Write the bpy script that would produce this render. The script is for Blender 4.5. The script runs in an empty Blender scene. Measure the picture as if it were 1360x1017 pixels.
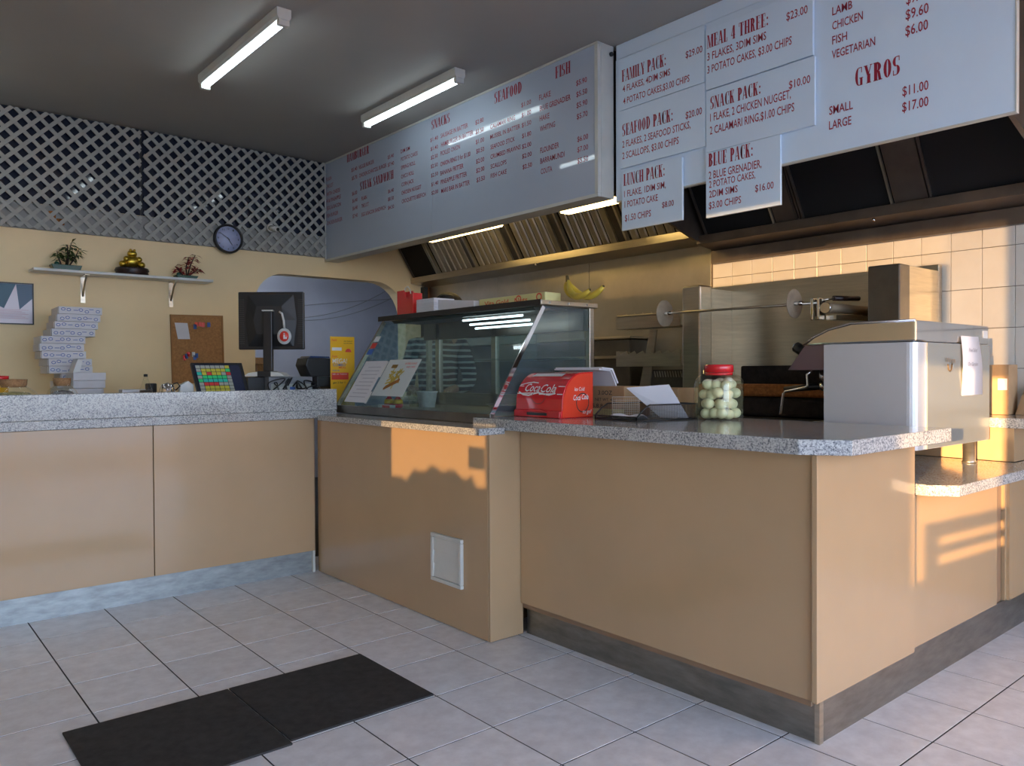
import bpy, bmesh, math, random
from mathutils import Vector, Matrix
random.seed(7)
SC = bpy.context.scene
COL = SC.collection

# ------------------------------------------------------------------ camera, light, exposure
cam_d = bpy.data.cameras.new('camera'); cam = bpy.data.objects.new('camera', cam_d); COL.objects.link(cam)
cam_d.sensor_width = 36.0; cam_d.lens = 27.587; cam_d.clip_start = 0.05
_r, _u, _f = ((0.765408, -0.643525, -0.005034), (0.012669, 0.007246, 0.999893), (0.643420, 0.765391, -0.013699))
mw = Matrix(((_r[0], _u[0], -_f[0], 0), (_r[1], _u[1], -_f[1], 0), (_r[2], _u[2], -_f[2], 1.1873), (0, 0, 0, 1)))
cam.matrix_world = mw
SC.camera = cam
SC.view_settings.view_transform = 'Standard'; SC.view_settings.look = 'None'
SC.view_settings.gamma = 1.0; SC.view_settings.use_curve_mapping = False
SC.view_settings.exposure = 0.0

world = bpy.data.worlds.new('evening_sky'); SC.world = world; world.use_nodes = True
wn = world.node_tree; bg = wn.nodes['Background']
tc = wn.nodes.new('ShaderNodeTexCoord'); sx = wn.nodes.new('ShaderNodeSeparateXYZ'); rp = wn.nodes.new('ShaderNodeValToRGB')
wn.links.new(tc.outputs['Generated'], sx.inputs[0]); wn.links.new(sx.outputs['Z'], rp.inputs[0])
rp.color_ramp.elements[0].color = (0.70, 0.82, 0.99, 1); rp.color_ramp.elements[0].position = 0.0
rp.color_ramp.elements[1].color = (0.40, 0.58, 1.0, 1); rp.color_ramp.elements[1].position = 0.55
wn.links.new(rp.outputs[0], bg.inputs['Color']); bg.inputs['Strength'].default_value = 7.4

SUN_DIR = Vector((1.0, 0.30, -0.07)).normalized()
sd = bpy.data.lights.new('low_sun', 'SUN'); sd.energy = 19.0; sd.angle = 0.0055; sd.color = (1.0, 0.60, 0.26)
so = bpy.data.objects.new('low_sun', sd); COL.objects.link(so)
so.rotation_euler = SUN_DIR.to_track_quat('-Z', 'Y').to_euler(); so.location = (-8, -1, 3)
so['kind'] = 'structure'

# ------------------------------------------------------------------ materials
def mat(name, col, rough=0.5, metal=0.0, var=0.0, scale=8.0, bump=0.0, coat=0.0, col2=None, spec=0.5, emit=None, estr=0.0, stretch=None, trans=0.0, objvar=0.0):
    m = bpy.data.materials.new(name); m.use_nodes = True
    nt = m.node_tree; b = nt.nodes['Principled BSDF']
    b.inputs['Base Color'].default_value = (*col, 1); b.inputs['Roughness'].default_value = rough
    b.inputs['Metallic'].default_value = metal; b.inputs['Specular IOR Level'].default_value = spec
    b.inputs['Coat Weight'].default_value = coat; b.inputs['Coat Roughness'].default_value = 0.02 if coat >= .8 else 0.06
    b.inputs['Transmission Weight'].default_value = trans
    if emit: b.inputs['Emission Color'].default_value = (*emit, 1); b.inputs['Emission Strength'].default_value = estr
    if var or col2 or bump or objvar:
        t = nt.nodes.new('ShaderNodeTexCoord'); mp = nt.nodes.new('ShaderNodeMapping')
        nt.links.new(t.outputs['Object'], mp.inputs[0])
        if stretch: mp.inputs['Scale'].default_value = stretch
        n = nt.nodes.new('ShaderNodeTexNoise'); n.inputs['Scale'].default_value = scale; n.inputs['Detail'].default_value = 5
        n.inputs['Roughness'].default_value = 0.62
        nt.links.new(mp.outputs[0], n.inputs['Vector'])
        r = nt.nodes.new('ShaderNodeValToRGB'); r.color_ramp.elements[0].position = 0.32; r.color_ramp.elements[1].position = 0.68
        c2 = col2 or tuple(min(1, c * (1 + var)) for c in col); c1 = col if col2 else tuple(c * (1 - var) for c in col)
        r.color_ramp.elements[0].color = (*c1, 1); r.color_ramp.elements[1].color = (*c2, 1)
        nt.links.new(n.outputs['Fac'], r.inputs[0]); out = r.outputs[0]
        if objvar:
            oi = nt.nodes.new('ShaderNodeObjectInfo'); mr = nt.nodes.new('ShaderNodeMapRange')
            mr.inputs[3].default_value = 1 - objvar; mr.inputs[4].default_value = 1 + objvar
            nt.links.new(oi.outputs['Random'], mr.inputs[0])
            hs = nt.nodes.new('ShaderNodeHueSaturation'); nt.links.new(mr.outputs[0], hs.inputs['Value']); nt.links.new(out, hs.inputs['Color']); out = hs.outputs[0]
            ad = nt.nodes.new('ShaderNodeVectorMath'); ad.operation = 'ADD'
            ms = nt.nodes.new('ShaderNodeMath'); ms.operation = 'MULTIPLY'; ms.inputs[1].default_value = 37.0
            nt.links.new(oi.outputs['Random'], ms.inputs[0]); nt.links.new(mp.outputs[0], ad.inputs[0]); nt.links.new(ms.outputs[0], ad.inputs[1]); nt.links.new(ad.outputs[0], n.inputs['Vector'])
        nt.links.new(out, b.inputs['Base Color'])
        if bump:
            bp = nt.nodes.new('ShaderNodeBump'); bp.inputs['Strength'].default_value = bump; bp.inputs['Distance'].default_value = 0.002
            nt.links.new(n.outputs['Fac'], bp.inputs['Height']); nt.links.new(bp.outputs[0], b.inputs['Normal'])
    return m

def granite_mat():
    m = bpy.data.materials.new('speckled_granite'); m.use_nodes = True; nt = m.node_tree; b = nt.nodes['Principled BSDF']
    t = nt.nodes.new('ShaderNodeTexCoord')
    v = nt.nodes.new('ShaderNodeTexVoronoi'); v.inputs['Scale'].default_value = 240
    n = nt.nodes.new('ShaderNodeTexNoise'); n.inputs['Scale'].default_value = 130; n.inputs['Detail'].default_value = 4; n.inputs['Roughness'].default_value = 0.7
    n2 = nt.nodes.new('ShaderNodeTexNoise'); n2.inputs['Scale'].default_value = 6; n2.inputs['Detail'].default_value = 6
    for q in (v, n, n2): nt.links.new(t.outputs['Object'], q.inputs['Vector'])
    sp = nt.nodes.new('ShaderNodeSeparateColor'); nt.links.new(v.outputs['Color'], sp.inputs[0])
    a = nt.nodes.new('ShaderNodeMath'); a.operation = 'MULTIPLY_ADD'; a.inputs[1].default_value = 0.40
    nt.links.new(sp.outputs[0], a.inputs[0]); nt.links.new(n.outputs['Fac'], a.inputs[2])
    a2 = nt.nodes.new('ShaderNodeMath'); a2.operation = 'MULTIPLY_ADD'; a2.inputs[1].default_value = 0.25
    nt.links.new(n2.outputs['Fac'], a2.inputs[0]); nt.links.new(a.outputs[0], a2.inputs[2])
    r = nt.nodes.new('ShaderNodeValToRGB'); e = r.color_ramp.elements
    e[0].position = 0.52; e[0].color = (0.08, 0.085, 0.095, 1); e[1].position = 0.98; e[1].color = (0.52, 0.52, 0.49, 1)
    k = e.new(0.66); k.color = (0.23, 0.235, 0.24, 1); k = e.new(0.80); k.color = (0.36, 0.36, 0.35, 1)
    nt.links.new(a2.outputs[0], r.inputs[0]); nt.links.new(r.outputs[0], b.inputs['Base Color'])
    b.inputs['Roughness'].default_value = 0.12
    return m

def glass_mat(name, tint=(0.9, 0.95, 0.93), refl=1.0, rough=0.0, solid=0.0, scol=(0.5, 0.5, 0.5)):
    m = bpy.data.materials.new(name); m.use_nodes = True; nt = m.node_tree; nt.nodes.clear()
    o = nt.nodes.new('ShaderNodeOutputMaterial'); mx = nt.nodes.new('ShaderNodeMixShader')
    fr = nt.nodes.new('ShaderNodeFresnel'); fr.inputs[0].default_value = 1.5
    mu = nt.nodes.new('ShaderNodeMath'); mu.operation = 'MULTIPLY'; mu.inputs[1].default_value = refl; mu.use_clamp = True
    t = nt.nodes.new('ShaderNodeBsdfTransparent'); t.inputs[0].default_value = (*tint, 1)
    g = nt.nodes.new('ShaderNodeBsdfGlossy'); g.inputs['Roughness'].default_value = rough
    ge = nt.nodes.new('ShaderNodeNewGeometry'); iv = nt.nodes.new('ShaderNodeMath'); iv.operation = 'SUBTRACT'; iv.inputs[0].default_value = 1.0
    m3 = nt.nodes.new('ShaderNodeMath'); m3.operation = 'MULTIPLY'
    nt.links.new(ge.outputs['Backfacing'], iv.inputs[1]); nt.links.new(fr.outputs[0], mu.inputs[0]); nt.links.new(mu.outputs[0], m3.inputs[0]); nt.links.new(iv.outputs[0], m3.inputs[1]); nt.links.new(m3.outputs[0], mx.inputs[0])
    base = t.outputs[0]
    if solid:
        d = nt.nodes.new('ShaderNodeBsdfDiffuse'); d.inputs[0].default_value = (*scol, 1)
        m2 = nt.nodes.new('ShaderNodeMixShader'); m2.inputs[0].default_value = solid
        nt.links.new(t.outputs[0], m2.inputs[1]); nt.links.new(d.outputs[0], m2.inputs[2]); base = m2.outputs[0]
    nt.links.new(base, mx.inputs[1]); nt.links.new(g.outputs[0], mx.inputs[2]); nt.links.new(mx.outputs[0], o.inputs[0])
    return m

def stripe_mat():
    m = mat('striped_knit', (0.015, 0.018, 0.035), 0.85); nt = m.node_tree; b = nt.nodes['Principled BSDF']
    t = nt.nodes.new('ShaderNodeTexCoord'); w = nt.nodes.new('ShaderNodeTexWave'); w.bands_direction = 'Z'
    w.inputs['Scale'].default_value = 7.6; w.inputs['Distortion'].default_value = 1.2; w.inputs['Detail Scale'].default_value = 1.2
    nt.links.new(t.outputs['Object'], w.inputs['Vector'])
    r = nt.nodes.new('ShaderNodeValToRGB'); r.color_ramp.elements[0].position = 0.66; r.color_ramp.elements[1].position = 0.72
    r.color_ramp.elements[0].color = (0.012, 0.016, 0.035, 1); r.color_ramp.elements[1].color = (0.55, 0.57, 0.52, 1)
    nt.links.new(w.outputs['Fac'], r.inputs[0]); nt.links.new(r.outputs[0], b.inputs['Base Color'])
    return m

M = {}
M['laminate'] = mat('tan_laminate', (0.46, 0.31, 0.17), 0.20, var=0.05, scale=1.3, coat=0.5)
M['laminate_edge'] = mat('tan_laminate_edge', (0.27, 0.17, 0.10), 0.35)
M['granite'] = granite_mat()
M['kick'] = mat('brushed_kick_plate', (0.26, 0.245, 0.215), 0.34, 0.85, var=0.22, scale=7, stretch=(1, 1, 4), bump=0.15)
M['kick_blue'] = mat('scuffed_aluminium_kick_plate', (0.33, 0.365, 0.37), 0.42, 0.7, var=0.22, scale=9, stretch=(1, 1, 3), bump=0.15)
M['steel'] = mat('brushed_steel', (0.50, 0.45, 0.36), 0.30, 0.95, var=0.10, scale=5, stretch=(1, 1, 14), bump=0.03)
M['steel_wall'] = mat('steel_wall_cladding', (0.44, 0.40, 0.32), 0.36, 0.9, var=0.12, scale=2.5, bump=0.03)
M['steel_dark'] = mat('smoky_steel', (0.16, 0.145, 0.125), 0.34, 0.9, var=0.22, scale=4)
M['chrome'] = mat('chrome', (0.75, 0.76, 0.78), 0.08, 1.0)
M['floor_tile'] = mat('grey_floor_tile', (0.60, 0.59, 0.59), 0.28, scale=16, col2=(0.74, 0.74, 0.745), objvar=0.05, bump=0.10)
M['grout'] = mat('dark_grout', (0.035, 0.033, 0.032), 0.9, var=0.3, scale=30)
M['wall_tile'] = mat('cream_wall_tile', (0.68, 0.62, 0.52), 0.16, scale=3, col2=(0.74, 0.69, 0.60), objvar=0.03)
M['wall_grout'] = mat('brown_wall_grout', (0.20, 0.16, 0.12), 0.9)
M['cream'] = mat('cream_wall_paint', (0.88, 0.69, 0.40), 0.6, var=0.05, scale=1.5)
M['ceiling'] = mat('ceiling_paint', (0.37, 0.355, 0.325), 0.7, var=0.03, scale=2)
M['bluewall'] = mat('blue_grey_paint', (0.42, 0.45, 0.55), 0.6, var=0.06, scale=2)
M['white'] = mat('white_laminate', (0.62, 0.63, 0.62), 0.35, var=0.03, scale=3)
M['board'] = mat('glossy_menu_panel', (0.44, 0.51, 0.62), 0.30, var=0.02, scale=2, coat=0.8)
M['sign'] = mat('matt_sign_panel', (0.72, 0.86, 1.0), 0.28, var=0.02, scale=3)  # blue of the skylight put into the white panel colour
M['trim'] = mat('painted_metal_trim', (0.60, 0.60, 0.55), 0.4, var=0.05, scale=6)
M['red_ink'] = mat('dark_red_lettering', (0.36, 0.018, 0.045), 0.4)
M['lattice'] = mat('painted_lattice', (0.36, 0.355, 0.32), 0.6, var=0.10, scale=12)
M['lattice_back'] = mat('grey_backing_board', (0.27, 0.27, 0.25), 0.5, var=0.06, scale=3)
M['dark_glass'] = mat('dark_window_pane', (0.018, 0.022, 0.04), 0.05, spec=0.6)
M['black'] = mat('black_plastic', (0.012, 0.012, 0.014), 0.38)
M['black_matt'] = mat('matt_near_black', (0.008, 0.007, 0.007), 0.8)
M['grey_plastic'] = mat('grey_plastic', (0.25, 0.26, 0.28), 0.45)
M['rubber'] = mat('worn_black_rubber', (0.022, 0.021, 0.020), 0.75, var=0.45, scale=26, bump=0.5)
M['paper'] = mat('white_paper', (0.66, 0.66, 0.70), 0.7, var=0.03, scale=8)
M['card'] = mat('cardboard', (0.42, 0.27, 0.14), 0.8, var=0.08, scale=12)
M['red'] = mat('glossy_red', (0.62, 0.012, 0.02), 0.22, coat=0.4)
M['flat_red_print'] = mat('red_print', (0.72, 0.05, 0.03), 0.35)  # one even red for printed marks
M['white_print'] = mat('white_print', (0.75, 0.75, 0.75), 0.5)
M['ink'] = mat('black_ink', (0.03, 0.03, 0.03), 0.6)
M['blue_ink'] = mat('blue_ink', (0.05, 0.13, 0.42), 0.6)
M['yellow'] = mat('yellow_card', (0.85, 0.47, 0.01), 0.35)
M['yellow_box'] = mat('pale_yellow_box', (0.70, 0.66, 0.30), 0.5, var=0.04, scale=10)
M['banana'] = mat('banana_skin', (0.62, 0.45, 0.05), 0.5, var=0.15, scale=14)
M['banana_tip'] = mat('banana_tip', (0.10, 0.07, 0.02), 0.7)
M['green'] = mat('dark_green_glaze', (0.01, 0.07, 0.045), 0.25)
M['leaf'] = mat('green_leaf', (0.05, 0.08, 0.015), 0.55, var=0.4, scale=20)
M['leaf_red'] = mat('red_leaf', (0.33, 0.025, 0.02), 0.55, var=0.4, scale=20)
M['wood_dark'] = mat('dark_carved_wood', (0.03, 0.014, 0.012), 0.4, var=0.4, scale=20)
M['gold'] = mat('old_gold', (0.55, 0.38, 0.05), 0.3, 0.9, var=0.3, scale=20)
M['cork'] = mat('cork', (0.34, 0.19, 0.09), 0.85, var=0.3, scale=90, bump=0.4)
M['corkboard'] = mat('pin_board_cork', (0.40, 0.20, 0.075), 0.85, var=0.22, scale=70, bump=0.2)
M['skin'] = mat('skin', (0.50, 0.29, 0.20), 0.5)
M['hair'] = mat('black_hair', (0.008, 0.007, 0.007), 0.6, var=0.5, scale=40, bump=0.4)
M['trousers'] = mat('dark_trousers', (0.02, 0.02, 0.025), 0.8)
M['stripes'] = stripe_mat()
M['glass'] = glass_mat('cabinet_glass', (0.84, 0.92, 0.92), 1.3, 0.0, solid=0.05, scol=(0.4, 0.5, 0.58))  # bluish haze over the interior is mixed into the glass colour
M['tinted'] = glass_mat('sun_dimming_pane', (0.48, 0.48, 0.48), 1.0)  # pane tints added to dim the sun through unseen openings
M['tinted2'] = glass_mat('sun_dimming_transom', (0.44, 0.44, 0.44), 1.0)
M['tinted3'] = glass_mat('sun_dimming_door_glass', (0.40, 0.40, 0.40), 1.0)
M['jar_glass'] = glass_mat('jar_glass', (0.97, 0.98, 0.95), 1.5)
M['brine'] = glass_mat('onion_brine', (0.95, 0.97, 0.86), 0.4, solid=0.10, scol=(0.62, 0.62, 0.42))
M['onion'] = mat('pickled_onion', (0.78, 0.78, 0.62), 0.35, var=0.10, scale=30)
M['tube'] = mat('fluorescent_tube', (1, 1, 1), 0.5, emit=(0.80, 0.93, 1.0), estr=10.5)
M['tube_warm'] = mat('hood_lamp_cover', (1, 1, 1), 0.5, emit=(1.0, 0.68, 0.24), estr=15.0)
M['case_tube_and_reflections'] = mat('cabinet_tube_and_reflections', (1, 1, 1), 0.5, emit=(0.86, 0.95, 1.0), estr=4.0)
M['room_fill_tube'] = mat('back_room_fill_tube', (1, 1, 1), 0.5, emit=(0.75, 0.85, 1.0), estr=90.0)
M['filter'] = mat('baffle_filter_steel', (0.50, 0.46, 0.36), 0.34, 0.8, var=0.15, scale=5)
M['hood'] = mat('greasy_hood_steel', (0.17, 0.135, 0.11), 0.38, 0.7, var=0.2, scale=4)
M['machine'] = mat('machine_grey_panel', (0.60, 0.61, 0.62), 0.22, 0.25, var=0.03, scale=3)
M['coals'] = mat('charred_brick', (0.025, 0.018, 0.014), 0.9, var=0.5, scale=25, bump=0.6)
M['rust'] = mat('rusty_orange_metal', (0.36, 0.13, 0.03), 0.8, var=0.35, scale=60, bump=0.6)
M['screen_dark'] = mat('screen_navy', (0.02, 0.025, 0.06), 0.2)
M['hedge'] = mat('hedge_leaf', (0.03, 0.06, 0.02), 0.8)
M['asphalt'] = mat('asphalt', (0.22, 0.22, 0.22), 0.9, var=0.1, scale=4)
M['gravel'] = mat('window_frame_grey', (0.30, 0.30, 0.30), 0.5)
M['copper'] = mat('orange_brown_tape', (0.25, 0.08, 0.02), 0.6)
M['mesh'] = mat('black_wire_mesh', (0.01, 0.01, 0.01), 0.5)
M['wire'] = mat('silver_wire', (0.55, 0.52, 0.45), 0.35, 0.8)
def glow(name, c, s=0.10): return mat(name, c, 0.3, emit=c, estr=s)
M['px_y'] = glow('screen_yellow', (0.45, 0.42, 0.05)); M['px_g'] = glow('screen_green', (0.03, 0.5, 0.16)); M['px_r'] = glow('screen_red', (0.5, 0.04, 0.04))
M['px_w'] = glow('screen_grey', (0.30, 0.32, 0.28)); M['px_t'] = glow('screen_teal', (0.03, 0.42, 0.33))

# ------------------------------------------------------------------ mesh helpers
class MB:
    def __init__(s): s.v = []; s.f = []; s.sm = []
    def add(s, vs, fs, smooth=False, T=None):
        n = len(s.v)
        for p in vs:
            p = Vector(p)
            if T is not None: p = T @ p
            s.v.append(tuple(p))
        for f in fs: s.f.append([n + i for i in f]); s.sm.append(smooth)
        return s
    def box(s, x0, x1, y0, y1, z0, z1, T=None):
        vs = [(x, y, z) for x in (x0, x1) for y in (y0, y1) for z in (z0, z1)]
        return s.add(vs, [(0, 1, 3, 2), (4, 6, 7, 5), (0, 4, 5, 1), (2, 3, 7, 6), (0, 2, 6, 4), (1, 5, 7, 3)], False, T)
    def prism(s, poly, a0, a1, axis='z', T=None, smooth=False):
        # poly 2d points; axis z:(x,y) y:(x,z) x:(y,z)
        def P(p, a): return {'z': (p[0], p[1], a), 'y': (p[0], a, p[1]), 'x': (a, p[0], p[1])}[axis]
        n = len(poly); vs = [P(p, a0) for p in poly] + [P(p, a1) for p in poly]
        fs = [list(range(n))[::-1], list(range(n, 2 * n))]
        s.add(vs, fs, False, T)
        b = len(s.v) - 2 * n
        for i in range(n):
            j = (i + 1) % n; s.f.append([b + i, b + j, b + n + j, b + n + i]); s.sm.append(smooth)
        return s
    def tube(s, pts, r, seg=8, T=None, cap=True):
        pts = [Vector(p) for p in pts]; R = r if isinstance(r, (list, tuple)) else [r] * len(pts)
        vs = []; fs = []; up = None
        for i, p in enumerate(pts):
            d = (pts[min(i + 1, len(pts) - 1)] - pts[max(i - 1, 0)]).normalized()
            if up is None:
                up = Vector((0, 0, 1)) if abs(d.z) < 0.9 else Vector((1, 0, 0))
            a = d.cross(up).normalized(); up = a.cross(d).normalized()
            for k in range(seg):
                t = 2 * math.pi * k / seg; vs.append(p + (a * math.cos(t) + up * math.sin(t)) * R[i])
        for i in range(len(pts) - 1):
            for k in range(seg):
                k2 = (k + 1) % seg; fs.append((i * seg + k, i * seg + k2, (i + 1) * seg + k2, (i + 1) * seg + k))
        s.add(vs, fs, True, T)
        if cap:
            b = len(s.v) - len(vs)
            s.f.append([b + k for k in range(seg)][::-1]); s.sm.append(False)
            s.f.append([b + (len(pts) - 1) * seg + k for k in range(seg)]); s.sm.append(False)
        return s
    def lathe(s, prof, cx=0, cy=0, z0=0, seg=24, T=None, sq=0.0, smooth=True):
        # prof (r,z); sq>0 squares the section
        vs = []; fs = []
        for r, z in prof:
            for k in range(seg):
                t = 2 * math.pi * k / seg; c, si = math.cos(t), math.sin(t)
                q = 1.0
                if sq: q = 1 / ((abs(c) ** sq + abs(si) ** sq) ** (1 / sq))
                vs.append((cx + r * c * q, cy + r * si * q, z0 + z))
        for i in range(len(prof) - 1):
            for k in range(seg):
                k2 = (k + 1) % seg; fs.append((i * seg + k, i * seg + k2, (i + 1) * seg + k2, (i + 1) * seg + k))
        s.add(vs, fs, smooth, T)
        b = len(s.v) - len(vs)
        if prof[0][0] > 1e-5: s.f.append([b + k for k in range(seg)][::-1]); s.sm.append(False)
        if prof[-1][0] > 1e-5: s.f.append([b + (len(prof) - 1) * seg + k for k in range(seg)]); s.sm.append(False)
        return s
    def ball(s, c, r, seg=12, rings=8, sc=(1, 1, 1), T=None):
        prof = [(max(1e-6, math.sin(math.pi * i / rings)), -math.cos(math.pi * i / rings)) for i in range(rings + 1)]
        TT = Matrix.Translation(Vector(c)) @ Matrix.Diagonal((r * sc[0], r * sc[1], r * sc[2], 1))
        if T is not None: TT = T @ TT
        return s.lathe(prof, seg=seg, T=TT)

WORLD = {}

def thing(name, label, cat, loc, group=None):
    o = bpy.data.objects.new(name, None); COL.objects.link(o); o.location = loc; o.empty_display_size = 0.1
    o['label'] = label; o['category'] = cat
    if group: o['group'] = group
    WORLD[o.name] = Vector(loc)
    return o
def part(name, mb, m, parent, bevel=0.0, label=None):
    off = WORLD[parent.name]
    me = bpy.data.meshes.new(name)
    me.from_pydata([tuple(Vector(p) - off) for p in mb.v], [], mb.f)
    me.polygons.foreach_set('use_smooth', mb.sm); me.update()
    bm = bmesh.new(); bm.from_mesh(me)
    if bevel:
        ed = [e for e in bm.edges if len(e.link_faces) == 2 and e.calc_face_angle(0) > 0.6]
        bmesh.ops.bevel(bm, geom=ed, offset=bevel, segments=2, affect='EDGES', profile=0.5, clamp_overlap=True)
    bmesh.ops.recalc_face_normals(bm, faces=bm.faces); bm.to_mesh(me); bm.free()
    me.materials.append(M[m] if isinstance(m, str) else m)
    o = bpy.data.objects.new(name, me); COL.objects.link(o); o.parent = parent
    WORLD[o.name] = off
    if label: o['label'] = label
    return o
def single(name, mb, m, label, cat, loc, bevel=0.0, group=None):
    o = _single(name, mb, m, loc, bevel)
    o['label'] = label; o['category'] = cat
    if group: o['group'] = group
    return o
def _single(name, mb, m, loc, bevel=0.0):
    off = Vector(loc)
    me = bpy.data.meshes.new(name)
    me.from_pydata([tuple(Vector(p) - off) for p in mb.v], [], mb.f)
    me.polygons.foreach_set('use_smooth', mb.sm); me.update()
    bm = bmesh.new(); bm.from_mesh(me)
    if bevel:
        ed = [e for e in bm.edges if len(e.link_faces) == 2 and e.calc_face_angle(0) > 0.6]
        bmesh.ops.bevel(bm, geom=ed, offset=bevel, segments=2, affect='EDGES', profile=0.5, clamp_overlap=True)
    bmesh.ops.recalc_face_normals(bm, faces=bm.faces); bm.to_mesh(me); bm.free()
    me.materials.append(M[m] if isinstance(m, str) else m)
    o = bpy.data.objects.new(name, me); COL.objects.link(o); o.location = off
    WORLD[o.name] = off
    return o
def struct(name, mb, m, bevel=0.0):
    o = _single(name, mb, m, (0, 0, 0), bevel); o['kind'] = 'structure'; return o
def BX(*a): return MB().box(*a)
def RT(c, rz=0, rx=0, ry=0):
    c = Vector(c); return Matrix.Translation(c) @ Matrix.Rotation(rz, 4, 'Z') @ Matrix.Rotation(rx, 4, 'X') @ Matrix.Rotation(ry, 4, 'Y') @ Matrix.Translation(-c)
def dup(root, loc, label=None, group=None, rz=None, name=None):
    r = root.copy(); COL.objects.link(r); r.location = loc
    if label: r['label'] = label
    if group: r['group'] = group
    if rz is not None: r.rotation_euler[2] = rz
    for ch in list(root.children):
        c = ch.copy(); COL.objects.link(c); c.parent = r
        for g in list(ch.children):
            d = g.copy(); COL.objects.link(d); d.parent = c
    return r

# ------------------------------------------------------------------ lettering
_fc = {}
def font_mesh(s):
    if s in _fc: return _fc[s]
    cu = bpy.data.curves.new('t', 'FONT'); cu.body = s; cu.size = 1.0; cu.resolution_u = 2; cu.offset = 0.008; cu.fill_mode = 'FRONT'; cu.dimensions = '2D'
    o = bpy.data.objects.new('t', cu); COL.objects.link(o)
    bpy.context.view_layer.update(); dg = bpy.context.evaluated_depsgraph_get()
    me = bpy.data.meshes.new_from_object(o.evaluated_get(dg))
    vs = [(v.co.x, v.co.y) for v in me.vertices]; fs = [list(p.vertices) for p in me.polygons]
    bpy.data.objects.remove(o); bpy.data.curves.remove(cu); bpy.data.meshes.remove(me)
    xs = [v[0] for v in vs]; x0, x1 = min(xs), max(xs); cap = 0.69
    vs = [((x - x0) / (x1 - x0), y / cap) for x, y in vs]
    _fc[s] = (vs, fs); return _fc[s]

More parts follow.
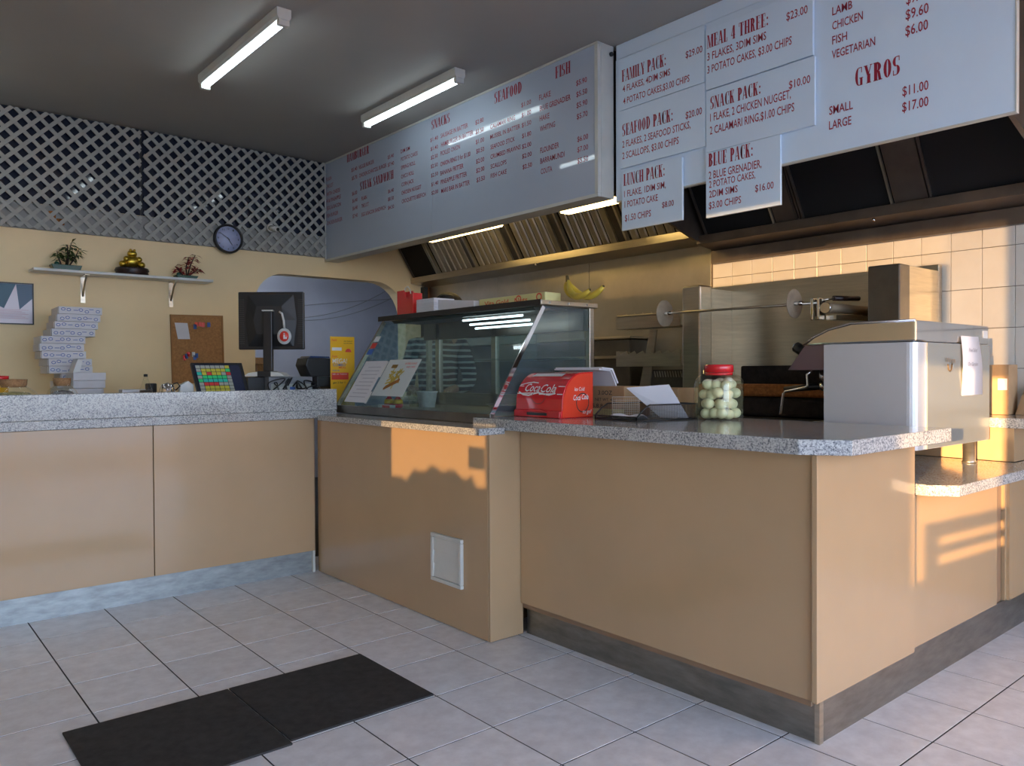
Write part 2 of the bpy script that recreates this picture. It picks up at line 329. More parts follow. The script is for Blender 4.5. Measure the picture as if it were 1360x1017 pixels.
def _bowl(cx0, cx1, y0, y1, t, side):
    vs = []; fs = []; n = 8; yc = (y0 + y1) / 2; ry = (y1 - y0) / 2; rx = cx1 - cx0
    for i in range(n + 1):
        a = -math.pi / 2 + math.pi * i / n; c, s_ = math.cos(a), math.sin(a)
        xo = cx0 + side * rx * c; yo = yc + ry * s_
        xi = cx0 + side * max(0, rx - t) * c; yi = yc + (ry - 0.045) * s_
        vs += [(xo, yo), (xi, yi)]
    for i in range(n): fs.append((2 * i, 2 * i + 2, 2 * i + 3, 2 * i + 1))
    return vs, fs
def glyph(ch):
    Q = []
    def q(x0, y0, x1, y1): Q.append(([(x0, y0), (x1, y0), (x1, y1), (x0, y1)], [(0, 1, 2, 3)]))
    def stem(x, w=0.175, lo=0, hi=1, sb=1, st=1):
        q(x, lo, x + w, hi)
        if sb: q(x - .045, lo, x + w + .045, lo + .04)
        if st: q(x - .045, hi - .04, x + w + .045, hi)
    def dg(x0, y0, x1, y1, w): Q.append(([(x0, y0), (x0 + w, y0), (x1 + w, y1), (x1, y1)], [(0, 1, 2, 3)]))
    def bow(a, b, y0, y1, t=.175, s=1): Q.append(_bowl(a, b, y0, y1, t, s))
    L = ch
    if L == 'A': dg(.0, 0, .17, 1, .05); dg(.30, 0, .155, 1, .15); q(.08, .28, .34, .33); q(-.04, 0, .09, .04); q(.26, 0, .50, .04); w = .46
    elif L == 'B': stem(.03); bow(.17, .40, .5, 1); bow(.17, .43, 0, .54); w = .44
    elif L == 'C': bow(.22, .42, 0, 1, .16, -1); bow(.22, .40, .6, 1, .07); bow(.22, .40, 0, .35, .05); w = .42; Q = Q[:1]; bow(.21, .41, 0, 1, .15, -1); q(.36, .68, .41, 1); q(.21, .955, .40, 1); q(.21, 0, .38, .045); dg(.33, .0, .38, .3, .04)
    elif L == 'D': stem(.03); bow(.17, .45, 0, 1, .15); w = .46
    elif L == 'E': stem(.03); q(.15, 0, .40, .045); q(.15, .955, .40, 1); q(.15, .48, .31, .52); q(.36, 0, .40, .25); q(.36, .75, .40, 1); q(.29, .38, .32, .62); w = .42
    elif L == 'F': stem(.03); q(.15, .955, .40, 1); q(.15, .48, .31, .52); q(.36, .75, .40, 1); q(.29, .38, .32, .62); w = .41
    elif L == 'G': bow(.21, .41, 0, 1, .15, -1); q(.21, .955, .38, 1); q(.35, .70, .39, 1); q(.21, 0, .40, .045); q(.29, 0, .42, .42); q(.24, .39, .46, .43); w = .45
    elif L == 'H': stem(.03); stem(.33); q(.15, .47, .35, .52); w = .51
    elif L == 'I': stem(.03); w = .21
    elif L == 'K': stem(.03); dg(.15, .42, .38, 1, .045); dg(.30, 0, .19, .58, .14); q(.32, .96, .48, 1); q(.26, 0, .49, .04); w = .48
    elif L == 'L': stem(.03); q(.15, 0, .38, .045); q(.34, 0, .38, .3); w = .40
    elif L == 'M': stem(.03, .05); dg(.24, 0, .06, 1, .12); dg(.27, 0, .45, 1, .05); stem(.45); w = .63
    elif L == 'N': stem(.03, .05); dg(.30, 0, .04, 1, .14); stem(.39, .05, sb=0); w = .48
    elif L == 'O': bow(.21, .42, 0, 1, .165, -1); bow(.21, .42, 0, 1, .165, 1); w = .43; 
    elif L == 'P': stem(.03); bow(.17, .42, .42, 1); w = .43
    elif L == 'R': stem(.03); bow(.17, .41, .47, 1); dg(.29, 0, .20, .5, .14); q(.27, 0, .48, .04); w = .47
    elif L == 'S':
        bow(.18, .37, .46, 1, .15, -1); bow(.18, .37, 0, .54, .15, 1); q(.17, .955, .35, 1); q(.31, .74, .35, 1); q(.02, 0, .18, .045); q(.01, 0, .05, .28); w = .38
    elif L == 'T': stem(.16, st=0); q(.0, .955, .46, 1); q(.0, .72, .04, 1); q(.42, .72, .46, 1); w = .47
    elif L == 'U': stem(.03, sb=0, lo=.2); stem(.36, .05, sb=0, lo=.2); bow(.22, .41, 0, .4, .05); 
    elif L == 'V': dg(.16, 0, .0, 1, .14); dg(.19, 0, .36, 1, .045); w = .44
    elif L == 'W': dg(.14, 0, .0, 1, .14); dg(.16, 0, .30, 1, .045); dg(.38, 0, .25, 1, .14); dg(.40, 0, .54, 1, .045); q(-.03, .96, .17, 1); q(.49, .96, .63, 1); w = .62
    elif L == 'Y': stem(.16, hi=.5, st=0); dg(.15, .45, .0, 1, .14); dg(.20, .45, .36, 1, .045); q(-.03, .96, .17, 1); q(.31, .96, .45, 1); w = .44
    elif L == '4': stem(.20, st=0); dg(.0, .3, .22, 1, .05); q(.0, .26, .42, .31); w = .44
    elif L == ':': q(.04, .05, .16, .2); q(.04, .5, .16, .65); w = .2
    else: w = .22
    if L == 'U':
        Q = Q[:2 + 1]; Q = []
        q(.03, .2, .17, 1); q(-.015, .96, .215, 1); q(.36, .2, .41, 1); q(.31, .96, .46, 1)
        bow(.22, .41, -.2, .42, .05, 1); Q.pop(); Q.append(([(.03, .22), (.17, .22), (.20, .05), (.24, .045), (.33, .06), (.36, .22), (.41, .22), (.36, .02), (.24, 0), (.10, .02)], [(0, 1, 2, 9), (9, 2, 3, 8), (8, 3, 4, 7), (7, 4, 5, 6)])); w = .44
    return Q, w
def serif_mesh(s):
    vs = []; fs = []; x = 0
    for ch in s:
        Q, w = glyph(ch)
        for v, f in Q:
            n = len(vs); vs += [(x + a, b) for a, b in v]; fs += [tuple(n + i for i in k) for k in f]
        x += w + .075
    x -= .075
    return [(a / x, b) for a, b in vs], fs
def text_on(mb, s, origin, ux, uy, width, height, serif=False, shear=0.0):
    vs, fs = serif_mesh(s) if serif else font_mesh(s)
    o = Vector(origin); ux = Vector(ux); uy = Vector(uy); n = len(mb.v)
    for a, b in vs: mb.v.append(tuple(o + ux * (a * width + b * height * shear) + uy * (b * height)))
    for f in fs: mb.f.append([n + i for i in f]); mb.sm.append(False)
    return mb

# ------------------------------------------------------------------ room shell
CZ = 3.10
struct('floor', BX(-2.7, 5.6, -2.3, 8.5, -0.12, -0.0016), 'grout')
FL = bpy.data.objects['floor']; WORLD['floor'] = Vector((0, 0, 0))
T_ = 0.333; G0x, G0y = 0.2964, 4.3759
base = MB(); g = 0.0030
_t = BX(g, T_ - g, g, T_ - g, -0.006, 0.0)
cells = []
for L in range(-10, 13):
    for r in range(-1, 20):
        x, y = G0x + T_ * L, G0y - T_ * (r + 1)
        cells.append((math.hypot(x + .16, y + .16), L, r, x, y))
def in_view(x, y):
    d = Vector((x, y, 0)); f = Vector((0.6434, 0.7654, 0)); rr = Vector((0.7654, -0.6435, 0))
    fd = d.dot(f); return fd > 1.6 and abs(d.dot(rr)) < fd * 0.70 + 0.35 and y < 4.5 and not (x > 2.34 and y > 1.29) and not (x > 2.13 and y > 2.7)
first = None; rest = MB()
for d, L, r, x, y in sorted(cells):
    if in_view(x, y):
        if first is None: first = part('tile', _t, 'floor_tile', FL, bevel=0.0006); first.location = (x, y, 0)
        else:
            o = first.copy(); COL.objects.link(o); o.location = (x, y, 0)
    elif not (x > 2.34 and y > 1.3):
        rest.box(x + g, x + T_ - g, y + g, y + T_ - g, -0.006, 0)
o = part('tiles_beyond', rest, 'floor_tile', FL); o['kind'] = 'stuff'
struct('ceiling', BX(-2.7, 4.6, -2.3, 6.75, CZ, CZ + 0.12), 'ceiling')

# back wall with the rounded serving arch
arch = [(2.66, 0), (2.66, 1.84)]
for i in range(9):
    a = math.pi - i * math.pi / 16; arch.append((2.93 + .27 * math.cos(a), 1.80 + .265 * math.sin(a)))
for i in range(9):
    a = math.pi / 2 - i * math.pi / 16; arch.append((3.84 + .34 * math.cos(a), 1.71 + .355 * math.sin(a)))
arch += [(4.18, 0)]
wp = [(-2.7, 0)] + arch + [(4.6, 0), (4.6, CZ), (-2.7, CZ)]
wb = MB()
from mathutils.geometry import tessellate_polygon
tri = tessellate_polygon([[Vector((p[0], p[1], 0)) for p in wp]])
n = len(wp)
wb.add([(p[0], 6.6, p[1]) for p in wp] + [(p[0], 6.74, p[1]) for p in wp], [list(t) for t in tri] + [[i + n for i in t][::-1] for t in tri] + [[i, (i + 1) % n, n + (i + 1) % n, n + i] for i in range(n)])
WBK = struct('wall_back', wb, 'cream')
part('backing_board', BX(-2.7, 3.33, 6.585, 6.6, 2.24, 2.425), 'lattice_back', WBK)
part('glazing_pane', BX(-2.7, 1.74, 6.588, 6.6, 2.43, CZ), 'dark_glass', WBK)
part('glazing_pane', BX(1.76, 3.45, 6.588, 6.6, 2.43, CZ), 'dark_glass', WBK)
part('glazing_bar', BX(1.741, 1.759, 6.586, 6.6, 2.43, CZ), 'black', WBK)
part('note_square', BX(1.115, 1.16, 6.580, 6.585, 2.335, 2.385), 'rust', WBK)
part('note_square', BX(1.165, 1.215, 6.580, 6.585, 2.29, 2.335), 'rust', WBK)

# room beyond the arch
struct('wall_beyond', MB().box(1.6, 5.6, 8.3, 8.4, 0, 2.7).box(1.5, 1.6, 6.74, 8.4, 0, 2.7).box(5.5, 5.6, 6.74, 8.4, 0, 2.7).box(4.6, 5.6, 6.66, 6.74, 0, 2.7), 'bluewall')
struct('ceiling_beyond', BX(1.5, 5.6, 6.74, 8.4, 2.6, 2.7), 'ceiling')

# right (kitchen) wall: core, steel cladding, tiles one by one
WR = struct('wall_right', BX(4.45, 4.6, -2.3, 6.74, 0, CZ), 'wall_grout')
for y0, y1 in ((3.19, 4.33), (4.335, 5.46), (5.465, 6.60)):
    part('cladding_sheet', BX(4.438, 4.452, y0, y1, 0.0, 2.05), 'steel_wall', WR, bevel=0.001)
_wt = BX(4.440, 4.452, -0.0735, 0.0735, -0.1015, 0.1015); ft = None
for i in range(24):
    yc = 3.178 - .075 - .1495 * i - .001
    if yc < 0.0: break
    for k in range(-1, 6):
        zc = 1.81 + .103 - .2055 * k
        if zc < 0.95: continue
        if ft is None:
            ft = part('tile', _wt, 'wall_tile', WR, bevel=0.002)
            o = ft
        else: o = ft.copy(); COL.objects.link(o)
        o.location = (0, yc, zc)
part('plinth_render', BX(4.44, 4.452, -2.3, -0.3, 0, CZ), 'cream', WR)

# unseen left wall, openings shaped to place the sun patches, and shop front behind the viewer (outside the picture)
wl = MB()
for y0, y1, z0, z1 in ((-2.3, -.735, 0, CZ), (-.735, -.42, 0, .79), (-.735, 2.08, 2.43, CZ), (-.42, 1.25, 0, 2.24), (1.25, 2.08, 0, .85), (1.25, 2.08, 1.31, 2.24), (2.08, 6.74, 0, CZ)):
    wl.box(-2.75, -2.6, y0, y1, z0, z1)
struct('wall_left', wl, 'cream')
wf = MB()
wf.box(-2.75, 4.6, -2.4, -2.25, 2.65, CZ).box(-2.75, -2.3, -2.4, -2.25, 0, 2.65).box(4.3, 4.6, -2.4, -2.25, 0, 2.65).box(-2.3, 4.3, -2.4, -2.25, 0, 0.25)
struct('wall_front', wf, 'cream')
fr = MB()
for x in (-2.3, -0.9, 0.5, 1.5, 2.9, 4.24): fr.box(x, x + .06, -2.36, -2.30, .25, 2.65)
fr.box(-2.3, 4.3, -2.36, -2.30, 2.12, 2.18)
struct('window_1', fr, 'gravel')
struct('added_awning', BX(-4.8, -2.751, -2.3, 6.7, 2.66, 2.74), 'gravel')  # unseen awning added to hold back skylight from the left openings
W2 = struct('window_2', MB().box(-2.68, -2.66, 1.25, 2.08, .85, .87).box(-2.68, -2.66, 1.25, 2.08, 1.29, 1.31), 'gravel'); WORLD['window_2'] = Vector((0, 0, 0))
part('pane', BX(-2.674, -2.670, 1.25, 2.08, .871, 1.289), 'tinted', W2)  # unseen panes, put in to weaken the sun patches
part('pane', BX(-2.674, -2.670, -.42, 2.08, 2.241, 2.429), 'tinted2', W2)
part('pane', BX(-2.674, -2.670, -.735, -.421, 1.63, 2.429), 'tinted3', W2)
part('shadow_card', BX(-2.669, -2.667, 1.28, 1.40, 1.09, 1.19), 'white', W2)  # unseen card placed to cast a rectangular shadow on the counter
struct('ground_outside', MB().box(-30, -2.75, -30, 30, -0.2, -0.1).box(-2.75, 30, -30, -2.4, -0.2, -0.1), 'asphalt')

# hedge outside whose leafy top cuts off the low sun
hb = MB(); rnd = random.Random(3)
hb.box(-4.5, -4.1, -.30, 2.4, -.1, 1.0)
for y, z, r in ((-.2, 1.0, .14), (.1, 1.0, .15), (.4, .98, .14), (.62, .95, .13), (.80, 1.02, .11), (.92, 1.05, .105), (1.04, 1.08, .105), (1.20, 1.075, .105), (1.33, 1.05, .105), (1.50, 1.0, .11), (1.7, 1.0, .12), (1.9, 1.0, .13), (2.2, 1.0, .13)):
    hb.ball((-4.3, y, z), r, 12, 8)
    for k in range(7): a = rnd.uniform(0, 3.14); hb.ball((-4.3 + rnd.uniform(-.08, .08), y + math.cos(a) * r * .9, z + math.sin(a) * r * .9), .022, 6, 4)
single('hedge', hb, 'hedge', 'clipped green hedge growing outside the side window', 'hedge', (-4.3, 1.0, -.1))
# slatted chair near the window: its back throws the striped shadow
t = thing('slatted_chair', 'dark slatted cafe chair standing beside the viewer near the side window', 'chair', (-1.15, -.05, 0))
def cb(u0, u1, w0, w1, z0, z1):   # u along the chair back, w towards the room
    A = Vector((-1.35, -.104, 0)); U = Vector((.35, -.126, 0)).normalized(); W = Vector((.126, .35, 0)).normalized()
    T = Matrix(((U.x, W.x, 0, A.x), (U.y, W.y, 0, A.y), (0, 0, 1, 0), (0, 0, 0, 1)))
    return MB().box(u0, u1, w0, w1, z0, z1, T=T)
part('seat', cb(-.02, .40, .03, .43, .43, .455), 'black', t, bevel=.004)
for u in (-.02, .37):
    part('leg', cb(u, u + .03, 0, .028, 0, .915), 'black', t); part('leg', cb(u, u + .03, .40, .428, 0, .429), 'black', t)
for z0, z1 in ((.855, .915), (.785, .820), (.46, .745)): part('slat', cb(.011, .369, .005, .02, z0, z1), 'black', t)

# ------------------------------------------------------------------ counters
def counter_left():
    t = thing('counter', 'long tan laminate counter with raised grey granite upstand below the cream wall', 'counter', (0.0, 4.7, 0))
    for x0, x1 in ((-2.58, -1.202), (-1.198, -.002), (.002, 1.198), (1.202, 2.105)):
        part('front_panel', BX(x0, x1, 4.345, 4.363, .128, .918), 'laminate', t, bevel=.0015)
    part('carcass', BX(-2.58, 2.12, 4.366, 5.0, .10, .915), 'laminate_edge', t)
    part('kick_plate', BX(-2.58, 2.10, 4.36, 4.372, 0, .126), 'kick_blue', t)
    part('corner_post', BX(2.092, 2.107, 4.345, 4.36, 0, .128), 'trim', t)
    part('worktop', BX(-2.58, 2.24, 4.315, 5.05, .92, .966), 'granite', t, bevel=.003)
    part('upstand', BX(-2.58, 2.25, 4.328, 4.368, .966, 1.092), 'granite', t, bevel=.003, label='grey granite upstand')
counter_left()
def counter_mid():
    t = thing('counter', 'tan laminate counter with the white wall vent under the glass food cabinet', 'counter', (2.5, 3.4, 0))
    part('front_panel', BX(2.126, 2.142, 2.700, 4.34, .003, .912), 'laminate', t, bevel=.0015)
    part('end_panel', BX(2.1265, 2.316, 2.684, 2.699, .003, .928), 'laminate', t, bevel=.0015)
    part('carcass', BX(2.144, 2.9, 2.86, 4.33, .0, .905), 'laminate_edge', t)
    mb = MB().prism([(2.055, 2.665), (2.198, 2.665), (2.198, 2.905), (2.262, 2.905), (2.262, 2.86), (2.96, 2.86), (2.96, 4.20), (2.27, 4.30), (2.055, 4.19)], .915, .945)
    part('worktop', mb, 'granite', t, bevel=.002, label='grey granite worktop slab')
counter_mid()
def counter_front():
    t = thing('counter', 'large tan laminate corner counter nearest the viewer with chamfered granite top', 'counter', (2.6, 2.0, 0))
    part('front_panel', BX(2.30, 2.316, 1.270, 2.680, .146, .925), 'laminate', t, bevel=.0015)
    part('side_panel', BX(2.283, 2.98, 1.250, 1.268, .149, .925), 'laminate', t, bevel=.0015)
    part('side_panel', BX(2.982, 3.86, 1.268, 1.284, .150, .722), 'laminate', t, bevel=.0015)
    part('gap_strip', BX(3.865, 3.94, 1.280, 1.30, .150, .722), 'laminate_edge', t)  # shade of the gap between panels put in as a dark strip
    part('carcass', MB().box(2.32, 2.98, 1.29, 2.84, .12, .92).box(2.98, 3.94, 1.30, 1.68, .12, .72), 'laminate_edge', t)
    part('kick_plate', BX(2.338, 2.35, 1.285, 2.683, 0, .146), 'kick', t)
    part('kick_plate', BX(2.338, 4.44, 1.272, 1.285, 0, .150), 'kick', t)
    part('corner_trim', BX(2.332, 2.356, 1.268, 1.285, 0, .148), 'steel', t)
    mb = MB().prism([(2.2, 1.265), (2.29, 1.14), (3.02, 1.14), (3.02, 2.85), (2.262, 2.85), (2.262, 2.90), (2.2, 2.90)], .931, .979)
    part('worktop', mb, 'granite', t, bevel=.003, label='polished grey granite top with clipped corner')
    mb = MB().prism([(3.0, 1.215), (3.07, 1.13), (4.43, 1.13), (4.43, 1.249), (4.01, 1.249), (4.01, 1.69), (3.0, 1.69)], .727, .768)
    part('lower_shelf', mb, 'granite', t, bevel=.003, label='lower grey granite shelf under the coffee machine')
counter_front()
def counter_far():
    t = thing('counter', 'short tan cabinet at the right edge against the tiled wall', 'counter', (4.2, 1.6, 0))
    part('front_panel', MB().box(3.955, 3.97, 1.268, 1.284, .15, .722).box(3.97, 4.43, 1.255, 1.27, .15, .722), 'laminate', t)
    part('side_panel', BX(4.016, 4.03, 1.252, 1.69, .77, .922), 'laminate', t, bevel=.001)
    part('carcass', BX(4.032, 4.435, 1.254, 1.69, .77, .92), 'laminate', t)
    part('worktop', BX(3.97, 4.437, 1.17, 1.69, .925, .970), 'granite', t, bevel=.003)
counter_far()

# vent grille
t = thing('vent_grille', 'square white plastic louvred vent on the tan counter front', 'vent', (2.126, 3.0, .2))
mb = MB().box(2.108, 2.1255, 2.877, 3.122, .197, .215).box(2.108, 2.1255, 2.877, 3.122, .407, .425).box(2.108, 2.1255, 2.877, 2.897, .2155, .4065).box(2.108, 2.1255, 3.102, 3.122, .2155, .4065)
part('frame', mb, 'trim', t, bevel=.003)
for k in range(3):
    z = .218 + .063 * k
    part('louvre', MB().prism([(2.124, z), (2.112, z), (2.119, z + .06), (2.124, z + .06)], 2.898, 3.101, 'y'), 'trim', t)
# mats
single('floor_mat', BX(1.068, 1.622, 2.385, 2.932, .0005, .0075), 'rubber', 'worn black rubber mat, right one of the pair on the tiles', 'mat', (1.3, 2.6, 0), bevel=.002)
single('floor_mat', BX(.515, 1.062, 2.36, 2.928, .0005, .0078), 'rubber', 'worn black rubber mat, left one of the pair near the picture corner', 'mat', (.8, 2.6, 0), bevel=.002)

# ------------------------------------------------------------------ ceiling lights
def batten(x, y0, y1, label, tube='tube'):
    t = thing('ceiling_light', label, 'light', (x, (y0 + y1) / 2, CZ), 'fluorescent battens on the ceiling')
    part('housing', MB().prism([(x - .040, CZ - .001), (x + .040, CZ - .001), (x + .040, CZ - .045), (x + .030, CZ - .060), (x - .030, CZ - .060), (x - .040, CZ - .045)], y0 - .03, y1 + .03, 'y'), 'trim', t, bevel=.002)
    for y in (y0 - .03, y1): part('end_cap', BX(x - .03, x + .03, y, y + .03, CZ - .092, CZ - .061), 'trim', t, bevel=.003)
    part('tube', MB().tube([(x, y0 + .001, CZ - .075), (x, y1 - .001, CZ - .075)], .014, 10), tube, t)
batten(1.755, 3.955, 5.115, 'white fluorescent batten on the ceiling left of the long menu board')
batten(2.95, 4.03, 5.16, 'white fluorescent batten on the ceiling close above the long menu board')
batten(-.35, 3.95, 5.1, 'white fluorescent batten on the ceiling beyond the left picture edge')
batten(.33, 5.35, 6.4, 'added unseen batten brightening the back wall beyond the left picture edge')  # invented fixture, there to brighten the cream wall
batten(.2, -.9, .26, 'white fluorescent batten on the ceiling above the viewer')
t = thing('ceiling_light', 'added unseen tube brightening the blue room beyond the arch', 'light', (2.6, 7.5, 2.6))  # lamp added out of sight to light the blue room
part('housing', BX(2.56, 2.64, 6.9, 8.1, 2.55, 2.599), 'trim', t)
part('tube', MB().tube([(2.6, 6.92, 2.53), (2.6, 8.08, 2.53)], .016, 8), 'room_fill_tube', t)

# ------------------------------------------------------------------ lattice: every slat its own piece
def clip_slat(cx, sgn, x0, x1, z0, z1):
    pts = []
    for z in (z0, z1): pts.append((cx + sgn * (z - z0), z))
    (xa, za), (xb, zb) = pts
    def cl(xa, za, xb, zb):
        t0, t1 = 0.0, 1.0; dx = xb - xa
        for lim, s_ in ((x0, 1), (x1, -1)):
            a = s_ * (xa - lim); b = s_ * (xb - lim)
            if a < 0 and b < 0: return None
            if a < 0: t0 = max(t0, a / (a - b))
            if b < 0: t1 = min(t1, a / (a - b))
        if t1 - t0 < .02: return None
        return (xa + dx * t0, za + (zb - za) * t0, xa + dx * t1, za + (zb - za) * t1)
    return cl(xa, za, xb, zb)
def lattice(x0, x1, label):
    t = thing('lattice_screen', label, 'lattice', ((x0 + x1) / 2, 6.5, 2.24), 'lattice panels over the back wall')
    z0, z1 = 2.236, 3.095; hw = .0180 * math.sqrt(2) / 2; pitch = .110
    for sgn, ya, yb in ((1, 6.548, 6.556), (-1, 6.5565, 6.5645)):
        c = x0 - (z1 - z0) if sgn > 0 else x0
        while c < x1 + (z1 - z0):
            r = clip_slat(c, sgn, x0, x1, z0, z1)
            if r:
                xa, za, xb, zb = r; w = hw * 1.0
                ox, oz = (w, -w * sgn)
                p = [(max(x0, min(x1, q[0])), max(z0, min(z1, q[1]))) for q in ((xa - ox, za - oz), (xa + ox, za + oz), (xb + ox, zb + oz), (xb - ox, zb - oz))]
                part('slat', MB().prism(p, ya, yb, 'y'), 'lattice', t)
            c += pitch
lattice(-1.2, 1.748, 'grey-white diagonal lattice screen above the shelf, left of its joint')
lattice(1.758, 3.318, 'grey-white diagonal lattice screen running behind the wall clock')

# clock
t = thing('wall_clock', 'round wall clock with black rim and pale blue face', 'clock', (2.412, 6.52, 2.31))
TCk = Matrix.Translation((2.412, 6.545, 2.31)) @ Matrix.Rotation(math.radians(90), 4, 'X')
part('rim', MB().lathe([(.104, .004), (.106, .032), (.118, .034), (.122, .02), (.122, 0), (.104, 0)], seg=40, T=TCk), 'black', t)
part('dial', MB().lathe([(1e-5, .012), (.1045, .012), (.1045, .004), (1e-5, .004)], seg=40, T=TCk), mat('clock_dial', (.42, .46, .66), .4), t)
nb = MB()
for k in range(12):
    a = math.radians(90 - 30 * (k + 1)); s_ = str(k + 1); w = .009 * len(s_)
    text_on(nb, s_, (2.412 + .084 * math.cos(a) - w / 2, 6.5315, 2.31 + .084 * math.sin(a) - .007), (1, 0, 0), (0, 0, 1), w, .014)
part('numerals', nb, 'ink', t)
def hand(a, l, w, y):
    a = math.radians(90 - a); d = Vector((math.cos(a), 0, math.sin(a))); p = Vector((-d.z, 0, d.x)) * w
    c = Vector((2.412, y, 2.31)); q = [c - d * .012 - p, c - d * .012 + p, c + d * l + p * .5, c + d * l - p * .5]
    return MB().prism([(v.x, v.z) for v in q], y - .001, y, 'y')
part('minute_hand', hand(304, .082, .0032, 6.5290), 'ink', t)
part('hour_hand', hand(147, .060, .0036, 6.5305), 'ink', t)
# camera on lattice
t = thing('security_camera', 'small pale dome camera fixed to the lattice beside the menu board', 'camera', (2.78, 6.5, 2.44))
part('base', MB().tube([(2.78, 6.546, 2.44), (2.78, 6.52, 2.44)], .035, 14), 'trim', t)
part('body', MB().tube([(2.77, 6.519, 2.44), (2.80, 6.44, 2.42)], .022, 12), 'trim', t)
part('lens', MB().tube([(2.801, 6.439, 2.42), (2.804, 6.432, 2.418)], .014, 12), 'black', t)

# shelf and its brackets
t = thing('wall_shelf', 'long narrow white wall shelf on two steel brackets below the lattice', 'shelf', (1.6, 6.5, 1.93))
part('board', BX(.985, 2.24, 6.40, 6.598, 1.925, 1.945), 'white', t, bevel=.003)
for x in (1.335, 1.968):
    mb = MB().box(x - .016, x + .016, 6.594, 6.599, 1.725, 1.924).box(x - .016, x + .016, 6.44, 6.594, 1.919, 1.924)
    mb.tube([(x, 6.46, 1.918), (x, 6.53, 1.872), (x, 6.592, 1.775)], .007, 6)
    part('bracket', mb, 'steel', t)
# plants
def bonsai(cx, red, label):
    t = thing('bonsai_plant', label, 'plant', (cx, 6.5, 1.9455), None)
    P = [(cx - .085, 1.946), (cx + .085, 1.946), (cx + .10, 1.985), (cx - .10, 1.985)] if not red else [(cx - .07, 1.946), (cx + .07, 1.946), (cx + .085, 1.972), (cx - .085, 1.972)]
    part('tray', MB().prism(P, 6.45, 6.55, 'y'), 'green', t, bevel=.003)
    top = P[2][1]; rnd = random.Random(5 if red else 9)
    st = MB(); lf = MB()
    stems = [(-.045, .10, -.01), (.0, .15, .01), (.02, .17, .02), (.035, .12, .05)] if not red else [(-.03, .07, -.05), (0.01, .15, .01), (.02, .17, .05), (.03, .06, .07)]
    for sx_, h, lean in stems:
        tip = Vector((cx + sx_ + lean, 6.5 + rnd.uniform(-.02, .02), top + h)); b0 = Vector((cx + sx_ * .6, 6.5, top - .005))
        mid = (b0 + tip) / 2 + Vector((rnd.uniform(-.012, .012), 0, 0)); st.tube([b0, mid, tip], [.006, .005, .003], 6)
        for k in range(24):
            f = rnd.uniform(.35, 1.0); p = b0.lerp(tip, f); a = rnd.uniform(0, 2 * math.pi); l = rnd.uniform(.04, .075)
            d = Vector((math.cos(a), math.sin(a) * .6, rnd.uniform(-.5, .45))).normalized(); w = d.cross(Vector((0, 0, 1))).normalized() * .009
            m_ = p + d * l * .5 + Vector((0, 0, .006)); e = p + d * l - Vector((0, 0, .008))
            lf.add([p, m_ + w, e, m_ - w, m_ - Vector((0, 0, .002))], [(0, 1, 2, 3), (0, 4, 1), (1, 4, 2), (2, 4, 3), (3, 4, 0)])
    part('stem', st, 'wood_dark', t); o = part('foliage', lf, 'leaf_red' if red else 'leaf', t); o['kind'] = 'stuff'
    part('pebble', MB().ball((cx - .06, 6.48, top + .004), .018, 8, 6), 'green', t)
bonsai(1.205, False, 'green bamboo-leaved bonsai in a dark green tray at the left end of the shelf')
bonsai(2.055, True, 'red-leaved bonsai in a dark green tray at the right end of the shelf')
t = thing('gold_ornament', 'golden seated toad-like ornament on a dark carved stand, middle of the shelf', 'ornament', (1.655, 6.5, 1.9455))
part('stand', MB().lathe([(.10, 0), (.118, .008), (.112, .022), (.122, .034), (.115, .052), (.07, .056)], 1.655, 6.5, 1.946, seg=20), 'wood_dark', t)
mb = MB().ball((1.655, 6.5, 2.050), .055, 14, 10, (1.15, .9, .9)).ball((1.655, 6.49, 2.108), .036, 12, 8, (1, .9, .8))
for s_ in (-1, 1): mb.ball((1.655 + s_ * .066, 6.49, 2.028), .032, 10, 7, (.9, 1, .8)).ball((1.655 + s_ * .045, 6.47, 2.066), .022, 8, 6).ball((1.655 + s_ * .014, 6.475, 2.135), .010, 8, 6)
part('figure', mb, 'gold', t)

# certificate
t = thing('framed_certificate', 'framed certificate in a thin black frame at the left picture edge', 'picture', (.85, 6.59, 1.55))
part('frame', MB().box(.70, 1.013, 6.580, 6.598, 1.548, 1.556).box(.70, 1.013, 6.580, 6.598, 1.838, 1.846).box(.70, .708, 6.58, 6.598, 1.556, 1.838).box(1.005, 1.013, 6.58, 6.598, 1.556, 1.838), 'black', t)
part('sheet', BX(.708, 1.005, 6.588, 6.598, 1.556, 1.838), mat('pink_white_sheet', (.52, .45, .52), .35, coat=.5), t)
part('printed_field', MB().prism([(.709, 1.837), (.709, 1.73), (.83, 1.66), (.905, 1.837)], 6.5868, 6.5875, 'y'), mat('teal_print', (.03, .11, .17), .4), t)
part('printed_field', MB().prism([(.905, 1.837), (.925, 1.655), (1.004, 1.735), (1.004, 1.837)], 6.5868, 6.5875, 'y'), mat('slate_print', (.06, .12, .20), .4), t)
mb = MB()
for k in range(7): mb.box(.73, .98 - .02 * (k % 3), 6.5868, 6.5875, 1.59 + .010 * k, 1.5925 + .010 * k)
part('text_line', mb, mat('faded_text', (.45, .25, .28), .5), t)

